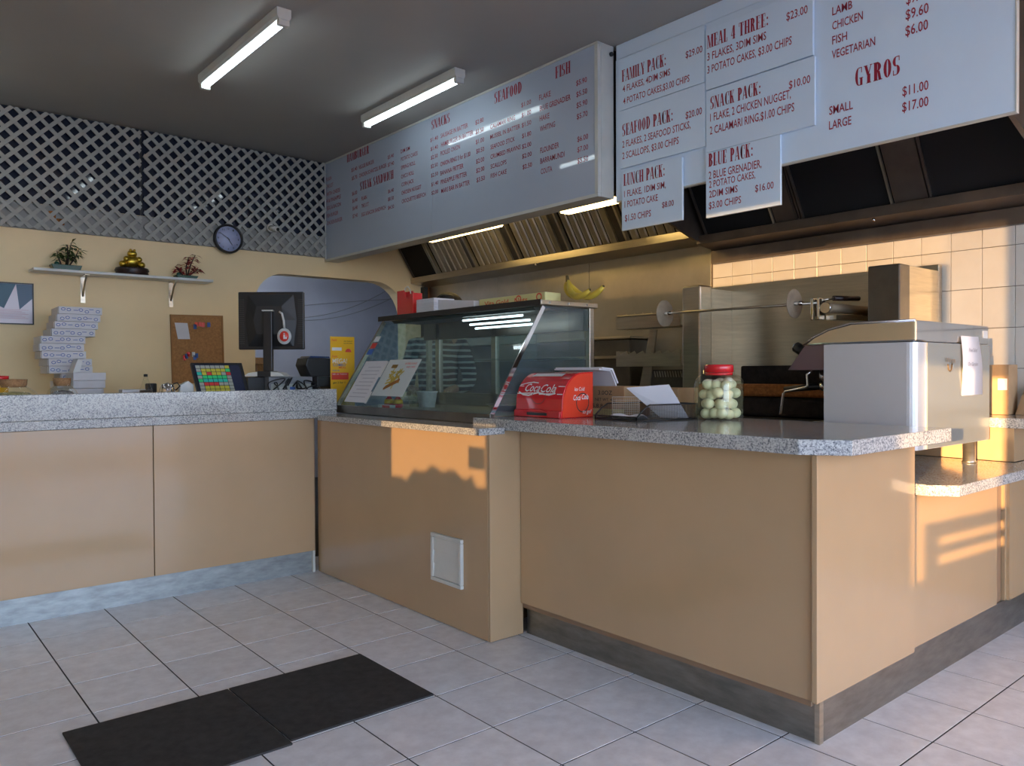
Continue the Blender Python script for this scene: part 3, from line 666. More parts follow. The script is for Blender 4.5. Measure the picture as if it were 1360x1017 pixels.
# corkboard with its notes and pins
TCB = RT((2.17, 6.59, 1.40), 0, 0, math.radians(-1.0))
t = thing('cork_board', 'wood-framed cork pin board on the cream wall behind the till', 'pin board', (2.17, 6.59, 1.12))
part('cork', MB().box(1.975, 2.37, 6.583, 6.598, 1.125, 1.655, T=TCB), 'corkboard', t)
mb = MB()
for a in ((1.963, 2.382, 1.655, 1.668), (1.963, 2.382, 1.112, 1.125), (1.963, 1.975, 1.125, 1.655), (2.37, 2.382, 1.125, 1.655)): mb.box(a[0], a[1], 6.576, 6.598, a[2], a[3], T=TCB)
part('frame', mb, mat('pine_frame', (.36, .17, .05), .6), t)
single('note', MB().prism([(1.99, 1.60), (2.09, 1.60), (2.11, 1.47), (2.015, 1.468)], 6.5795, 6.5825, 'y'), 'paper', 'small white note pinned at the upper left of the cork board', 'note', (2.05, 6.58, 1.5))
for x, z, c, nm in ((2.155, 1.59, 'red', 'red'), (2.185, 1.592, 'red', 'red'), (2.21, 1.588, 'red', 'red'), (2.145, 1.57, 'blue_ink', 'blue'), (2.255, 1.59, 'blue_ink', 'blue'), (2.075, 1.33, 'blue_ink', 'blue'), (2.09, 1.345, 'red', 'red'), (2.06, 1.315, 'red', 'red'), (2.13, 1.345, 'white', 'white'), (2.14, 1.32, 'blue_ink', 'blue'), (2.155, 1.335, 'blue_ink', 'blue')):
    g_ = 'upper' if z > 1.45 else 'lower'
    t = thing('flag_pin', '%s flag-shaped pin stuck in the %s half of the cork board' % (nm, g_), 'pin', (x, 6.58, z), '%s flag pins in the %s half of the cork board' % (nm, g_))
    part('flag', BX(x - .012, x + .012, 6.562, 6.566, z - .018, z + .020), c, t)
    part('needle', MB().tube([(x, 6.566, z), (x, 6.5835, z)], .0015, 5), 'wire', t)

# ------------------------------------------------------------------ menu boards
TEXTS = {
'b1': [('HAMBURGER',6.169,0.379,3.019,0.069,1), ('STEAK SANDWICH',5.942,0.535,2.736,0.069,1), ('SNACKS',4.864,0.231,2.993,0.067,1), ('SEAFOOD',4.118,0.279,2.988,0.073,1), ('FISH',3.523,0.129,2.983,0.072,1), ('PLAIN',6.559,0.099,2.928,0.033,0), ('THE LOT',6.554,0.125,2.863,0.033,0), ('WITH CHEESE',6.555,0.257,2.793,0.033,0), ('H & PINEAPPLE',6.556,0.269,2.732,0.033,0), ('EGG & BACON',6.554,0.266,2.666,0.033,0), ('FISH BURGER',6.555,0.217,2.598,0.033,0), ('CHICKEN BURGER',6.552,0.289,2.531,0.033,0), ('$5.40',6.091,0.101,2.921,0.031,0), ('$5.70',6.084,0.092,2.849,0.031,0), ('$6.00',6.083,0.089,2.717,0.031,0), ('$6.40',6.079,0.089,2.654,0.031,0), ('$6.40',6.076,0.086,2.589,0.031,0), ('$7.40',6.076,0.087,2.522,0.031,0), ('VEGGIE BURGER',5.965,0.257,2.919,0.031,0), ('CHICKEN SCHNITZEL BURGER',5.958,0.447,2.848,0.031,0), ('$5.40',5.49,0.091,2.906,0.029,0), ('$7.40',5.491,0.095,2.845,0.029,0), ('PLAIN',5.92,0.089,2.647,0.031,0), ('THE LOT',5.921,0.121,2.585,0.031,0), ('EGG & BACON SANDWICH',5.922,0.394,2.512,0.031,0), ('$6.40',5.491,0.088,2.632,0.029,0), ('$8.50',5.492,0.088,2.569,0.029,0), ('$4.50',5.493,0.092,2.501,0.029,0), ('DIM SIM',5.295,0.13,2.91,0.029,0), ('POTATO CAKES',5.293,0.237,2.848,0.029,0), ('SPRING ROLL',5.294,0.206,2.782,0.029,0), ('CHICO ROLL',5.292,0.183,2.712,0.029,0), ('CORN JACK',5.288,0.175,2.649,0.029,0), ('CHICKEN NUGGET',5.289,0.279,2.584,0.029,0), ('CROQUETTE BEEF/CH',5.286,0.337,2.517,0.029,0), ('$1.40',4.883,0.1,2.905,0.027,0), ('$1.40',4.88,0.096,2.839,0.027,0), ('$2.50',4.878,0.09,2.774,0.027,0), ('$2.50',4.879,0.09,2.709,0.027,0), ('$2.50',4.877,0.091,2.642,0.027,0), ('$1.40',4.874,0.091,2.575,0.027,0), ('$2.00',4.872,0.086,2.511,0.027,0), ('SAUSAGE IN BATTER',4.748,0.331,2.903,0.032,0), ('$2.80',4.33,0.092,2.899,0.03,0), ('HAMBURGER IN BATTER',4.744,0.387,2.838,0.032,0), ('$3.50',4.327,0.089,2.833,0.03,0), ('PICKLED ONION',4.753,0.242,2.775,0.032,0), ('$1.00',4.326,0.091,2.764,0.03,0), ('ONION RING 3 for $1.00',4.754,0.364,2.698,0.032,0), ('$0.50',4.323,0.089,2.699,0.03,0), ('BANANA FRITTER',4.755,0.283,2.632,0.032,0), ('$2.00',4.324,0.089,2.63,0.03,0), ('PINEAPPLE FRITTER',4.751,0.319,2.567,0.032,0), ('$2.00',4.324,0.091,2.566,0.03,0), ('MARS BAR IN BATTER',4.746,0.346,2.501,0.032,0), ('$3.50',4.321,0.092,2.501,0.03,0), ('CALAMARI RING',4.166,0.26,2.83,0.029,0), ('$1.00',3.844,0.095,2.892,0.028,0), ('$1.00',3.841,0.092,2.827,0.028,0), ('MUSSEL IN BATTER',4.167,0.311,2.762,0.029,0), ('$1.50',3.84,0.092,2.762,0.028,0), ('SEAFOOD STICK',4.164,0.253,2.693,0.029,0), ('$1.80',3.838,0.089,2.693,0.028,0), ('CRUMBED PRAWNS',4.165,0.312,2.628,0.029,0), ('$2.00',3.838,0.089,2.625,0.028,0), ('SCALLOPS',4.164,0.168,2.562,0.029,0), ('$2.00',3.838,0.092,2.562,0.028,0), ('FISH CAKE',4.164,0.169,2.499,0.029,0), ('$2.50',3.834,0.091,2.493,0.028,0), ('FLAKE',3.672,0.107,2.891,0.033,0), ('$5.90',3.343,0.089,2.889,0.031,0), ('BLUE GRENADIER',3.668,0.277,2.822,0.033,0), ('$5.50',3.342,0.09,2.822,0.031,0), ('HAKE',3.668,0.089,2.759,0.033,0), ('$5.90',3.341,0.09,2.757,0.031,0), ('WHITING',3.666,0.138,2.694,0.033,0), ('$5.70',3.339,0.09,2.69,0.031,0), ('FLOUNDER',3.664,0.17,2.559,0.033,0), ('$6.00',3.336,0.09,2.555,0.031,0), ('BARRAMUNDI',3.664,0.219,2.493,0.033,0), ('$7.00',3.336,0.09,2.493,0.031,0), ('COUTA',3.66,0.104,2.427,0.033,0), ('$5.50',3.336,0.09,2.427,0.031,0)],
'fam': [('FAMILY PACK:',3.079,0.321,2.862,0.068,1), ('$29.00',2.626,0.108,2.86,0.036,0), ('4 FLAKES, 4DIM SIMS',3.074,0.344,2.802,0.036,0), ('4 POTATO CAKES,$3.00 CHIPS',3.07,0.469,2.731,0.036,0)],
'meal': [('MEAL 4 THREE:',2.487,0.356,2.867,0.067,1), ('$23.00',2.035,0.109,2.856,0.038,0), ('3 FLAKES, 3DIM SIMS',2.487,0.344,2.804,0.039,0), ('3 POTATO CAKES, $3.00 CHIPS',2.487,0.48,2.737,0.039,0)],
'sea': [('SEAFOOD PACK:',3.077,0.365,2.549,0.068,1), ('$20.00',2.627,0.106,2.538,0.036,0), ('2 FLAKES, 2 SEAFOOD STICKS,',3.078,0.483,2.483,0.038,0), ('2 SCALLOPS, $3.00 CHIPS',3.078,0.405,2.417,0.038,0)],
'snack': [('SNACK PACK:',2.468,0.295,2.547,0.064,1), ('$10.00',2.022,0.109,2.529,0.037,0), ('1 FLAKE, 2 CHICKEN NUGGET,',2.47,0.458,2.485,0.04,0), ('2 CALAMARI RING,$1.00 CHIPS',2.472,0.478,2.418,0.04,0)],
'lunch': [('LUNCH PACK:',3.069,0.301,2.261,0.068,1), ('1 FLAKE, 1DIM SIM,',3.065,0.303,2.196,0.036,0), ('1 POTATO CAKE',3.062,0.244,2.135,0.036,0), ('$8.00',2.788,0.081,2.09,0.031,0), ('$1.50 CHIPS',3.06,0.193,2.056,0.036,0)],
'blue': [('BLUE PACK:',2.48,0.263,2.252,0.068,1), ('2 BLUE GRENADIER,',2.479,0.31,2.188,0.039,0), ('2 POTATO CAKES,',2.477,0.273,2.142,0.035,0), ('2DIM SIMS',2.477,0.172,2.091,0.035,0), ('$16.00',2.205,0.102,2.073,0.034,0), ('$3.00 CHIPS',2.479,0.194,2.033,0.035,0)],
'big': [('LAMB',1.816,0.094,2.81,0.037,0), ('CHICKEN',1.816,0.142,2.744,0.037,0), ('FISH',1.816,0.07,2.678,0.037,0), ('VEGETARIAN',1.818,0.199,2.613,0.037,0), ('$9.60',1.487,0.088,2.741,0.042,0), ('$9.60',1.489,0.093,2.677,0.042,0), ('$6.00',1.49,0.092,2.609,0.042,0), ('GYROS',1.709,0.197,2.456,0.08,1), ('SMALL',1.83,0.111,2.361,0.038,0), ('LARGE',1.831,0.105,2.294,0.038,0), ('$11.00',1.502,0.106,2.358,0.04,0), ('$17.00',1.503,0.107,2.291,0.04,0)],
}

def letters(mb, L, x, key=None):
    for s, y, w, z, h, st in L: text_on(mb, s, (x, y, z), (0, -1, 0), (0, 0, 1), w, h, bool(st))
    return mb
t = thing('menu_board', 'long glossy white menu board listing burgers, snacks, seafood and fish, hung from the ceiling', 'menu board', (3.39, 4.9, 2.2))
part('panel', BX(3.322, 3.34, 4.872, 6.575, 2.225, 3.085), 'board', t)
part('panel', BX(3.322, 3.34, 3.19, 4.869, 2.225, 3.085), 'board', t)
mb = MB().box(3.316, 3.342, 3.162, 6.595, 2.203, 2.224).box(3.316, 3.342, 3.162, 6.595, 3.086, 3.099).box(3.316, 3.342, 3.162, 3.189, 2.225, 3.085).box(3.316, 3.342, 6.576, 6.595, 2.225, 3.085)
part('frame', mb, 'trim', t, bevel=.002)
part('casing', BX(3.343, 3.452, 3.162, 6.596, 2.204, 3.098), 'trim', t, bevel=.003)
part('bolt', MB().tube([(3.425, 3.161, 3.045), (3.425, 3.15, 3.045)], .013, 12), 'black', t)
B1T = TEXTS['b1']
for r in B1T:
    if r[5]: part('heading', letters(MB(), [r], 3.3212), 'red_ink', t)
for r in B1T:
    if not r[5]: part('price' if r[0][0] == '$' else 'menu_line', letters(MB(), [r], 3.3212), 'red_ink', t)

t = thing('menu_board', 'large white menu board at the upper right with souvlaki fillings and gyros prices', 'menu board', (3.46, 2.1, 2.19))
part('panel', BX(3.452, 3.475, 1.078, 3.145, 2.187, 3.01), 'sign', t)
part('upper_panel', BX(3.456, 3.475, 1.078, 3.145, 3.013, 3.098), 'sign', t)
part('edge_trim', MB().box(3.449, 3.478, 1.072, 1.0775, 2.187, 3.098).box(3.449, 3.478, 1.072, 3.145, 2.181, 2.1865), 'trim', t)
for r in TEXTS['big']: part('heading' if r[5] else 'menu_line', letters(MB(), [r], 3.4505), 'red_ink', t)
for key, nm, y1, y0, z0, z1 in (('fam', 'family pack', 3.103, 2.506, 2.701, 2.996), ('sea', 'seafood pack', 3.097, 2.503, 2.366, 2.697), ('lunch', 'lunch pack', 3.084, 2.652, 2.004, 2.343),
        ('meal', 'meal for three', 2.498, 1.901, 2.654, 2.968), ('snack', 'snack pack', 2.496, 1.892, 2.328, 2.647), ('blue', 'blue pack', 2.497, 2.068, 1.988, 2.326)):
    t = thing('price_sign', 'white %s price sign fixed over the large menu board' % nm, 'sign', (3.44, (y0 + y1) / 2, z0), 'small pack price signs')
    part('panel', BX(3.432, 3.4475, y0, y1, z0, z1), 'sign', t, bevel=.001)
    for r in TEXTS[key]: part('heading' if r[5] else 'menu_line', letters(MB(), [r], 3.4315), 'red_ink', t)

# ------------------------------------------------------------------ extraction hoods
def hood(y0, y1, label, dark, filters, zg):
    t = thing('extraction_hood', label, 'extractor hood', (4.0, (y0 + y1) / 2, zg - .06))
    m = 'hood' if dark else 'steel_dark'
    def cheek(ya, yb): return MB().prism([(3.49, 2.262), (4.20, zg + .02), (4.435, zg + .02), (4.435, 3.09), (3.49, 3.09)], ya, yb, 'y')
    part('cheek_panel', cheek(y0, y0 + .02), m, t); 
    if dark: part('cheek_panel', cheek(y1 - .02, y1), m, t)
    part('front_skirt', BX(3.48, 3.489, y0, y1, 2.25, 3.09), m, t)
    # gutter
    gx = 4.235
    part('gutter', MB().prism([(gx, zg - .005), (4.437, zg - .03), (4.437, zg - .005), (gx + .04, zg + .022), (gx + .012, zg + .022), (gx + .012, zg + .05), (gx, zg + .05)], y0 + .005, y1 - .005, 'y'), 'steel' if not dark else m, t, bevel=.002)
    if dark: part('lower_band', BX(4.40, 4.437, y0, y1, zg - .115, zg - .032), m, t)
    # filter bank
    a = Vector((4.25, 0, zg + .045)); b = Vector((3.86, 0, zg + .66)); d = (b - a).normalized(); nrm = Vector((-d.z, 0, d.x)) * 1.0
    def slab(ya, yb, s0, s1, h0, h1):
        q = [a + d * s0 + nrm * h0, a + d * s1 + nrm * h0, a + d * s1 + nrm * h1, a + d * s0 + nrm * h1]
        return MB().prism([(v.x, v.z) for v in q], ya, yb, 'y')
    part('backing_plate', slab(y0 + .025, y1 - .025, 0, .72, -.05, -.04), 'black_matt', t)
    for k, (fy0, fy1, kind) in enumerate(filters):
        if kind == 'black':
            f = part('filter', slab(fy0, fy1, .0, .70, -.030, -.020), 'black_matt', t)
            part('filter_frame', slab(fy0, fy0 + .010, 0, .70, -.018, -.002), 'filter', f); part('filter_frame', slab(fy1 - .010, fy1, 0, .70, -.018, -.002), 'hood', f)
        elif kind == 'strip': part('divider_strip', slab(fy0, fy1, 0, .70, -.02, -.008), m, t)
        else:
            f = part('filter', slab(fy0, fy1, 0, .70, -.038, -.034), 'black_matt', t)
            part('filter_frame', slab(fy0, fy0 + .018, 0, .70, -.03, 0), 'filter', f); part('filter_frame', slab(fy1 - .018, fy1, 0, .70, -.03, 0), 'filter', f)
            n = 6; w = (fy1 - fy0 - .05) / n
            for i in range(n):
                yy = fy0 + .025 + i * w
                mb = MB()
                q0 = a + d * .0 + nrm * -.022; q1 = a + d * .70 + nrm * -.022
                prof = [(0, -.012), (w * .10, 0), (w * .5, .006), (w * .74, 0), (w * .80, -.012)]
                vs = []
                for q in (q0, q1):
                    for u, h in prof: vs.append(q + Vector((0, yy + u, 0)) + nrm * h)
                mb.add(vs, [(0, 1, 6, 5), (1, 2, 7, 6), (2, 3, 8, 7), (3, 4, 9, 8), (4, 0, 5, 9), (0, 4, 3, 2, 1), (5, 6, 7, 8, 9)])
                part('baffle', mb, 'filter' if kind == 'lit' else 'filter', f)
    return t
hood(3.185, 6.59, 'steel extraction hood with lit baffle filters behind the long menu board', False,
     [(6.15, 6.56, 'black'), (5.60, 6.13, 'lit'), (5.56, 5.60, 'strip'), (5.03, 5.55, 'lit'), (4.96, 5.02, 'strip'), (4.44, 4.95, 'lit'), (4.38, 4.43, 'strip'), (3.86, 4.37, 'lit'), (3.79, 3.85, 'strip'), (3.26, 3.78, 'lit')], 2.07)  # first black sheet stands in for the dark opening at the left end
hood(1.135, 3.16, 'dark greasy extraction hood with black filters over the charcoal grill', True,
     [(2.72, 3.12, 'black'), (2.56, 2.71, 'strip'), (2.30, 2.55, 'black'), (2.08, 2.29, 'strip'), (1.92, 2.07, 'black')][:0] +
     [(2.60, 3.10, 'black'), (2.46, 2.59, 'strip'), (1.97 + .48, 2.455, 'strip'), (2.43, 2.44, 'strip'), (1.90, 2.42, 'black'), (1.72, 1.89, 'strip'), (1.17, 1.71, 'black')], 2.02)
def hlamp(y0, y1, label, dz=0):
    t = thing('hood_lamp', label, 'light', (3.75, (y0 + y1) / 2, 2.32))
    part('housing', MB().box(3.695, 3.805, y0, y1, dz + 2.296, dz + 2.33).box(3.4895, 3.695, y0 + .05, y0 + .07, dz + 2.30, dz + 2.32).box(3.4895, 3.695, y1 - .07, y1 - .05, dz + 2.30, dz + 2.32), 'steel_dark', t)
    part('diffuser', MB().prism([(3.70, dz + 2.2955), (3.80, dz + 2.2955), (3.788, dz + 2.270), (3.712, dz + 2.270)], y0 + .01, y1 - .01, 'y'), 'tube_warm', t)
hlamp(3.39, 3.90, 'warm glowing lamp under the hood beside the lunch pack sign')
hlamp(4.60, 5.55, 'warm lamp strip under the hood behind the middle of the long menu board', .022)
for x, y, z, nm in ((4.225, 4.72, 2.045, 'lit'), (4.225, 1.99, 1.99, 'dark')):
    single('drain_plug', MB().tube([(x, y, z), (x, y, z + .018)], .008, 10), 'chrome', 'tiny bright drain plug under the %s extraction hood' % nm, 'plug', (x, y, z))

# ------------------------------------------------------------------ kitchen line against the right wall
t = thing('fryer_bench', 'dark steel fryer bench with a tall splash riser against the steel wall', 'fryer', (4.0, 4.9, 0))
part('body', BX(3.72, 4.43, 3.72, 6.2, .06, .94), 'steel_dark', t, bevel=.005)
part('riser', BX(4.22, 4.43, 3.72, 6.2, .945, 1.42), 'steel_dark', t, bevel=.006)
part('riser_lip', BX(4.20, 4.43, 3.70, 6.21, 1.422, 1.44), 'steel', t, bevel=.003)
part('ledge', BX(4.10, 4.218, 3.72, 6.2, 1.28, 1.30), 'steel', t, bevel=.003)
for i in range(4): part('oil_vat', BX(3.80, 4.10, 3.85 + .58 * i, 4.3 + .58 * i, .942, .975), 'steel', t, bevel=.006)
for i in range(4): part('leg', BX(3.75 if i % 2 else 4.36, 3.79 if i % 2 else 4.40, 3.75 if i < 2 else 6.12, 3.79 if i < 2 else 6.16, 0, .059), 'steel', t)

t = thing('skewer_rack', 'steel rack with notched shelves standing left of the charcoal grill', 'rack', (4.0, 3.35, .9))
def notched(z0, z1, x):
    p = [(3.11, z0), (3.645, z0), (3.645, z1)]; n = 7; w = .5 / n
    for i in range(n):
        ya = 3.63 - i * w; p += [(ya, z1), (ya - w * .25, z1 - .022), (ya - w * .6, z1 - .012), (ya - w, z1)]
    p += [(3.11, z1)]
    return MB().prism(p, x, x + .004, 'x')
for z0, z1 in ((1.475, 1.578), (1.222, 1.326), (.985, 1.08)):
    s_ = part('shelf', BX(4.0045, 4.14, 3.11, 3.645, z0, z0 + .006), 'steel', t, bevel=.001)
    part('notched_lip', notched(z0, z1, 4.0), 'steel', s_)
    part('end_plate', BX(4.0, 4.14, 3.6455, 3.650, z0, z1), 'steel', s_)
for yy in (3.54, ):
    part('support', MB().prism([(3.60, .965), (3.50, .965), (3.42, 1.47), (3.48, 1.47)], 4.15, 4.16, 'x'), 'steel', t)
part('cross_panel', BX(4.162, 4.17, 3.11, 3.5, .965, 1.20), 'steel_dark', t)
mb = MB()
for i in range(14): mb.prism([(3.15 + .022 * i, 1.15), (3.156 + .022 * i, 1.15), (3.166 + .022 * i, 1.19), (3.160 + .022 * i, 1.19)], 4.158, 4.1615, 'x')
part('vent_slots', mb, 'wire', t)
single('rack_bench', BX(3.72, 4.38, 2.92, 3.69, .06, .96), 'steel_dark', 'low steel bench carrying the notched skewer rack', 'bench', (4.0, 3.3, 0), bevel=.005)

t = thing('charcoal_grill', 'steel charcoal rotisserie grill with tall pillars and splashback', 'grill', (4.1, 2.3, 0))
part('body', BX(3.95, 4.43, 1.71, 2.905, .06, .88), 'steel_dark', t, bevel=.005)
part('splashback', BX(4.385, 4.43, 1.72, 3.16, .88, 1.745), 'steel', t, bevel=.004)
part('pillar', BX(3.90, 4.02, 2.882, 3.018, .965, 1.708), 'steel', t, bevel=.012)
part('pillar', BX(3.90, 4.015, 1.709, 1.866, .885, 1.708), 'steel_dark', t, bevel=.006)
part('side_panel', BX(4.02, 4.384, 2.99, 3.018, .965, 1.708), 'steel', t)
part('side_panel', BX(4.016, 4.384, 1.72, 1.75, .885, 1.708), 'steel', t)
part('firebox', BX(3.84, 4.38, 1.88, 2.87, .885, .93), 'coals', t, bevel=.01)
part('rear_brick', BX(4.30, 4.38, 1.88, 2.87, .935, 1.22), 'coals', t, bevel=.01)
part('draught_bar', BX(3.86, 3.93, 1.88, 2.87, 1.045, 1.115), 'rust', t, bevel=.015)
part('brick_row', BX(3.87, 3.98, 1.88, 2.87, .935, 1.04), 'coals', t, bevel=.02)
rb = MB(); rnd = random.Random(4)
for i in range(90): rb.ball((rnd.uniform(3.99, 4.28), rnd.uniform(1.92, 2.84), .95 + rnd.uniform(0, .04)), rnd.uniform(.02, .035), 6, 4, (1, 1, .8))
o = part('charcoal', rb, 'coals', t); o['kind'] = 'stuff'
t = thing('rotisserie_spit', 'long steel rotisserie spit with two round discs over the grill', 'spit', (3.85, 2.8, 1.54))
part('rod', MB().tube([(3.85, 3.50, 1.548), (3.85, 2.10, 1.540)], .007, 8), 'steel', t)
for y, r in ((3.108, .082), (2.237, .078)):
    dsk = part('disc', MB().tube([(3.85, y - .002, 1.545), (3.85, y + .002, 1.545)], r, 28), mat('tarnished_disc', (.48, .40, .30), .5, .6, var=.15, scale=20), t)
    part('hub', MB().tube([(3.85, y - .05, 1.545), (3.85, y - .003, 1.545)], .012, 10), 'chrome', dsk)
t = thing('spit_drive_bracket', 'steel bracket holding a row of twisted spit drives right of the spit', 'bracket', (3.9, 2.08, 1.45))
part('plate', MB().box(3.84, 3.90, 2.09, 2.105, 1.452, 1.565).box(3.84, 3.90, 2.125, 2.14, 1.452, 1.565), 'chrome', t, bevel=.003)
part('arm', MB().prism([(3.90, 1.452), (3.90, 1.475), (4.384, 1.50), (4.384, 1.46)], 2.03, 2.085, 'y'), 'steel', t)
hx = [(3.86 + .030 * i, 2.05 - .002 * i, 1.512 - .0002 * i) for i in range(15)]
pts = []; rad = []
for i, p in enumerate(hx):
    pts += [p, (p[0] + .015, p[1], p[2])]; rad += [.026, .014]
part('twisted_shaft', MB().tube(pts, rad, 12), mat('worn_shaft', (.45, .36, .25), .45, .3), t)
part('socket', MB().tube([(3.842, 2.06, 1.512), (3.858, 2.06, 1.512)], .028, 14), 'chrome', t)
part('handle', MB().tube([(3.93, 2.06, 1.565), (4.10, 2.01, 1.57)], .014, 10), 'wood_dark', t)
part('handle_rod', MB().tube([(3.87, 2.09, 1.555), (3.93, 2.06, 1.565)], .006, 8), 'steel', t)
# corner pipe and switch
single('gas_pipe', MB().tube([(4.42, 6.555, 1.0), (4.42, 6.555, 2.06)], .018, 10), 'copper', 'orange-brown wrapped pipe in the corner beside the arch', 'pipe', (4.42, 6.55, 1.0))
single('cable_duct', BX(4.36, 4.40, 6.53, 6.598, .95, 2.04), 'black', 'black duct running up the corner behind the food cabinet', 'duct', (4.38, 6.56, .95))
t = thing('wall_switch', 'brass wall switch in the corner right of the arch', 'switch', (4.29, 6.59, 1.86))
part('plate', BX(4.262, 4.322, 6.590, 6.599, 1.82, 1.93), 'wood_dark', t); part('rocker', BX(4.278, 4.306, 6.583, 6.5895, 1.85, 1.90), 'gold', t)
# cables in the blue room
for k, (x0, z0, x1, z1, sag) in enumerate(((3.6, 1.80, 5.2, 2.33, .28), (3.65, 1.78, 5.4, 2.30, .30), (3.75, 1.93, 5.4, 2.12, -.02))):
    p = []
    for i in range(15):
        f = i / 14; p.append((x0 + (x1 - x0) * f, 8.27, z0 + (z1 - z0) * f - sag * 4 * f * (1 - f) * .5))
    single('wall_cable', MB().tube(p, .0045, 6), 'grey_plastic', ('dark cable sagging lowest across the blue wall', 'dark cable sagging just beside the lowest one on the blue wall', 'thin cable running almost straight across the blue wall')[k], 'cable', p[0])

# ------------------------------------------------------------------ glass food cabinet
t = thing('food_cabinet', 'slant-fronted glass hot food cabinet with steel frame on the middle counter', 'display cabinet', (2.6, 3.6, .947))
Y0, Y1 = 2.862, 4.385
SF = [(2.27, .9465), (2.27, .991)]
part('base_rail', BX(2.268, 2.292, Y0 - .004, Y1, .9465, .992), 'steel_dark', t, bevel=.002)
part('floor_tray', BX(2.293, 2.95, Y0 + .006, Y1 - .006, .9465, .982), 'steel', t, bevel=.002)
rf = part('roof', BX(2.585, 2.985, Y0 - .012, Y1 + .01, 1.519, 1.543), 'steel', t, bevel=.002)
part('roof_trim', BX(2.578, 2.584, Y0 - .012, Y1 + .01, 1.515, 1.545), 'black', rf)
for i in range(3): part('screw', MB().tube([(2.64 + .13 * i, Y0 - .0125, 1.531), (2.64 + .13 * i, Y0 - .016, 1.531)], .005, 8), 'chrome', rf)
def slant(ya, yb, th=.006, a=(2.271, .992), b=(2.603, 1.517), inset=0):
    d = Vector((b[0] - a[0], b[1] - a[1])).normalized(); nn = Vector((d.y, -d.x)) * th
    return MB().prism([a, b, (b[0] + nn.x, b[1] + nn.y), (a[0] + nn.x, a[1] + nn.y)], ya, yb, 'y')
part('front_glass', slant(Y0 + .006, Y1 - .02, .004), 'glass', t)
part('glass_edge', slant(Y0 - .002, Y0 + .005, .022), 'chrome', t)
part('glass_edge', slant(Y1 - .018, Y1, .022), 'steel', t)
sg = MB().prism([(2.295, .9825), (2.605, 1.514), (2.93, 1.514), (2.93, .9825)], Y0 + .001, Y0 + .005, 'y')
part('side_glass', sg, 'glass', t)
part('side_glass', MB().prism([(2.295, .9825), (2.605, 1.514), (2.93, 1.514), (2.93, .9825)], Y1 - .012, Y1 - .008, 'y'), 'glass', t)
for y in (Y0, Y1 - .03): part('rear_post', BX(2.935, 2.968, y, y + .03, .983, 1.518), 'steel', t, bevel=.002)
for y in (4.20, 3.62): part('mullion', BX(2.90, 2.93, y - .022, y + .022, .983, 1.512), 'steel', t, bevel=.002)
part('rear_rail', BX(2.90, 2.933, Y0 + .01, Y1 - .03, 1.40, 1.512), 'steel_dark', t)
part('rear_rail', BX(2.90, 2.933, Y0 + .01, Y1 - .03, .983, 1.06), 'steel', t)
part('sliding_glass', BX(2.912, 2.916, 3.25, 4.35, 1.061, 1.399), 'glass', t)
part('sliding_glass', BX(2.922, 2.926, Y0 + .03, 3.60, 1.061, 1.399), 'glass', t)
part('lamp_reflector', MB().prism([(2.62, 1.515), (2.86, 1.515), (2.84, 1.500), (2.64, 1.500)], 2.95, 4.30, 'y'), 'steel_dark', t)
for x, z in ((2.68, 1.484), (2.73, 1.462), (2.77, 1.442)): part('lamp_tube_and_reflection', MB().tube([(x, 3.10, z), (x, 3.62, z)], .006, 10), 'case_tube_and_reflections', t)  # one real tube; the other glowing lines stand in for its reflections
part('shelf', BX(2.62, 2.90, 2.90, 3.6, 1.255, 1.260), 'glass', t)
# things stuck or standing in the cabinet
ga = Vector((2.271, 0, .992)); gd = Vector((.332, 0, .525)).normalized(); gn = Vector((-gd.z, 0, gd.x))
def onglass(y, s, h=.002): return ga + gd * s + gn * h + Vector((0, y, 0))
def sheet(y0, y1, s0, s1, h=.0015, skew=0):
    q = [onglass(y0, s0, h), onglass(y1, s0, h), onglass(y1 + skew, s1, h), onglass(y0 + skew, s1, h)]; k = [onglass(y0, s0, h + .001), onglass(y1, s0, h + .001), onglass(y1 + skew, s1, h + .001), onglass(y0 + skew, s1, h + .001)]
    return MB().add(q + k, [(0, 1, 2, 3), (4, 5, 6, 7), (0, 1, 5, 4), (1, 2, 6, 5), (2, 3, 7, 6), (3, 0, 4, 7)])
t = thing('price_list', 'handwritten white sheet taped low on the left of the slanted cabinet glass', 'paper', tuple(onglass(4.15, .05)))
part('sheet', sheet(4.05, 4.30, .025, .315), 'paper', t)
mb = MB()
for k in range(9):
    z = .06 + .026 * k
    v = sheet(4.08, 4.27 - .02 * (k % 3), z, z + .004, .0028); mb.add(v.v, v.f)
part('writing', mb, mat('faint_writing', (.42, .42, .48), .6), t)
part('tape', sheet(4.028, 4.048, .02, .10, .003), 'white', t); part('tape', sheet(4.028, 4.046, .20, .31, .003), 'white', t)
t = thing('food_poster', 'white poster of a battered sausage with chips on the slanted cabinet glass', 'poster', tuple(onglass(3.87, .1)))
part('sheet', sheet(3.685, 4.022, .075, .32), mat('poster_sheet', (.58, .64, .64), .3), t)
def disc_on(y, s, ry, rs, h, n=14):
    return MB().add([onglass(y, s, h)] + [onglass(y + ry * math.cos(2 * math.pi * i / n), s + rs * math.sin(2 * math.pi * i / n), h) for i in range(n)], [(0, 1 + i, 1 + (i + 1) % n) for i in range(n)])
mb = MB(); rnd = random.Random(2)
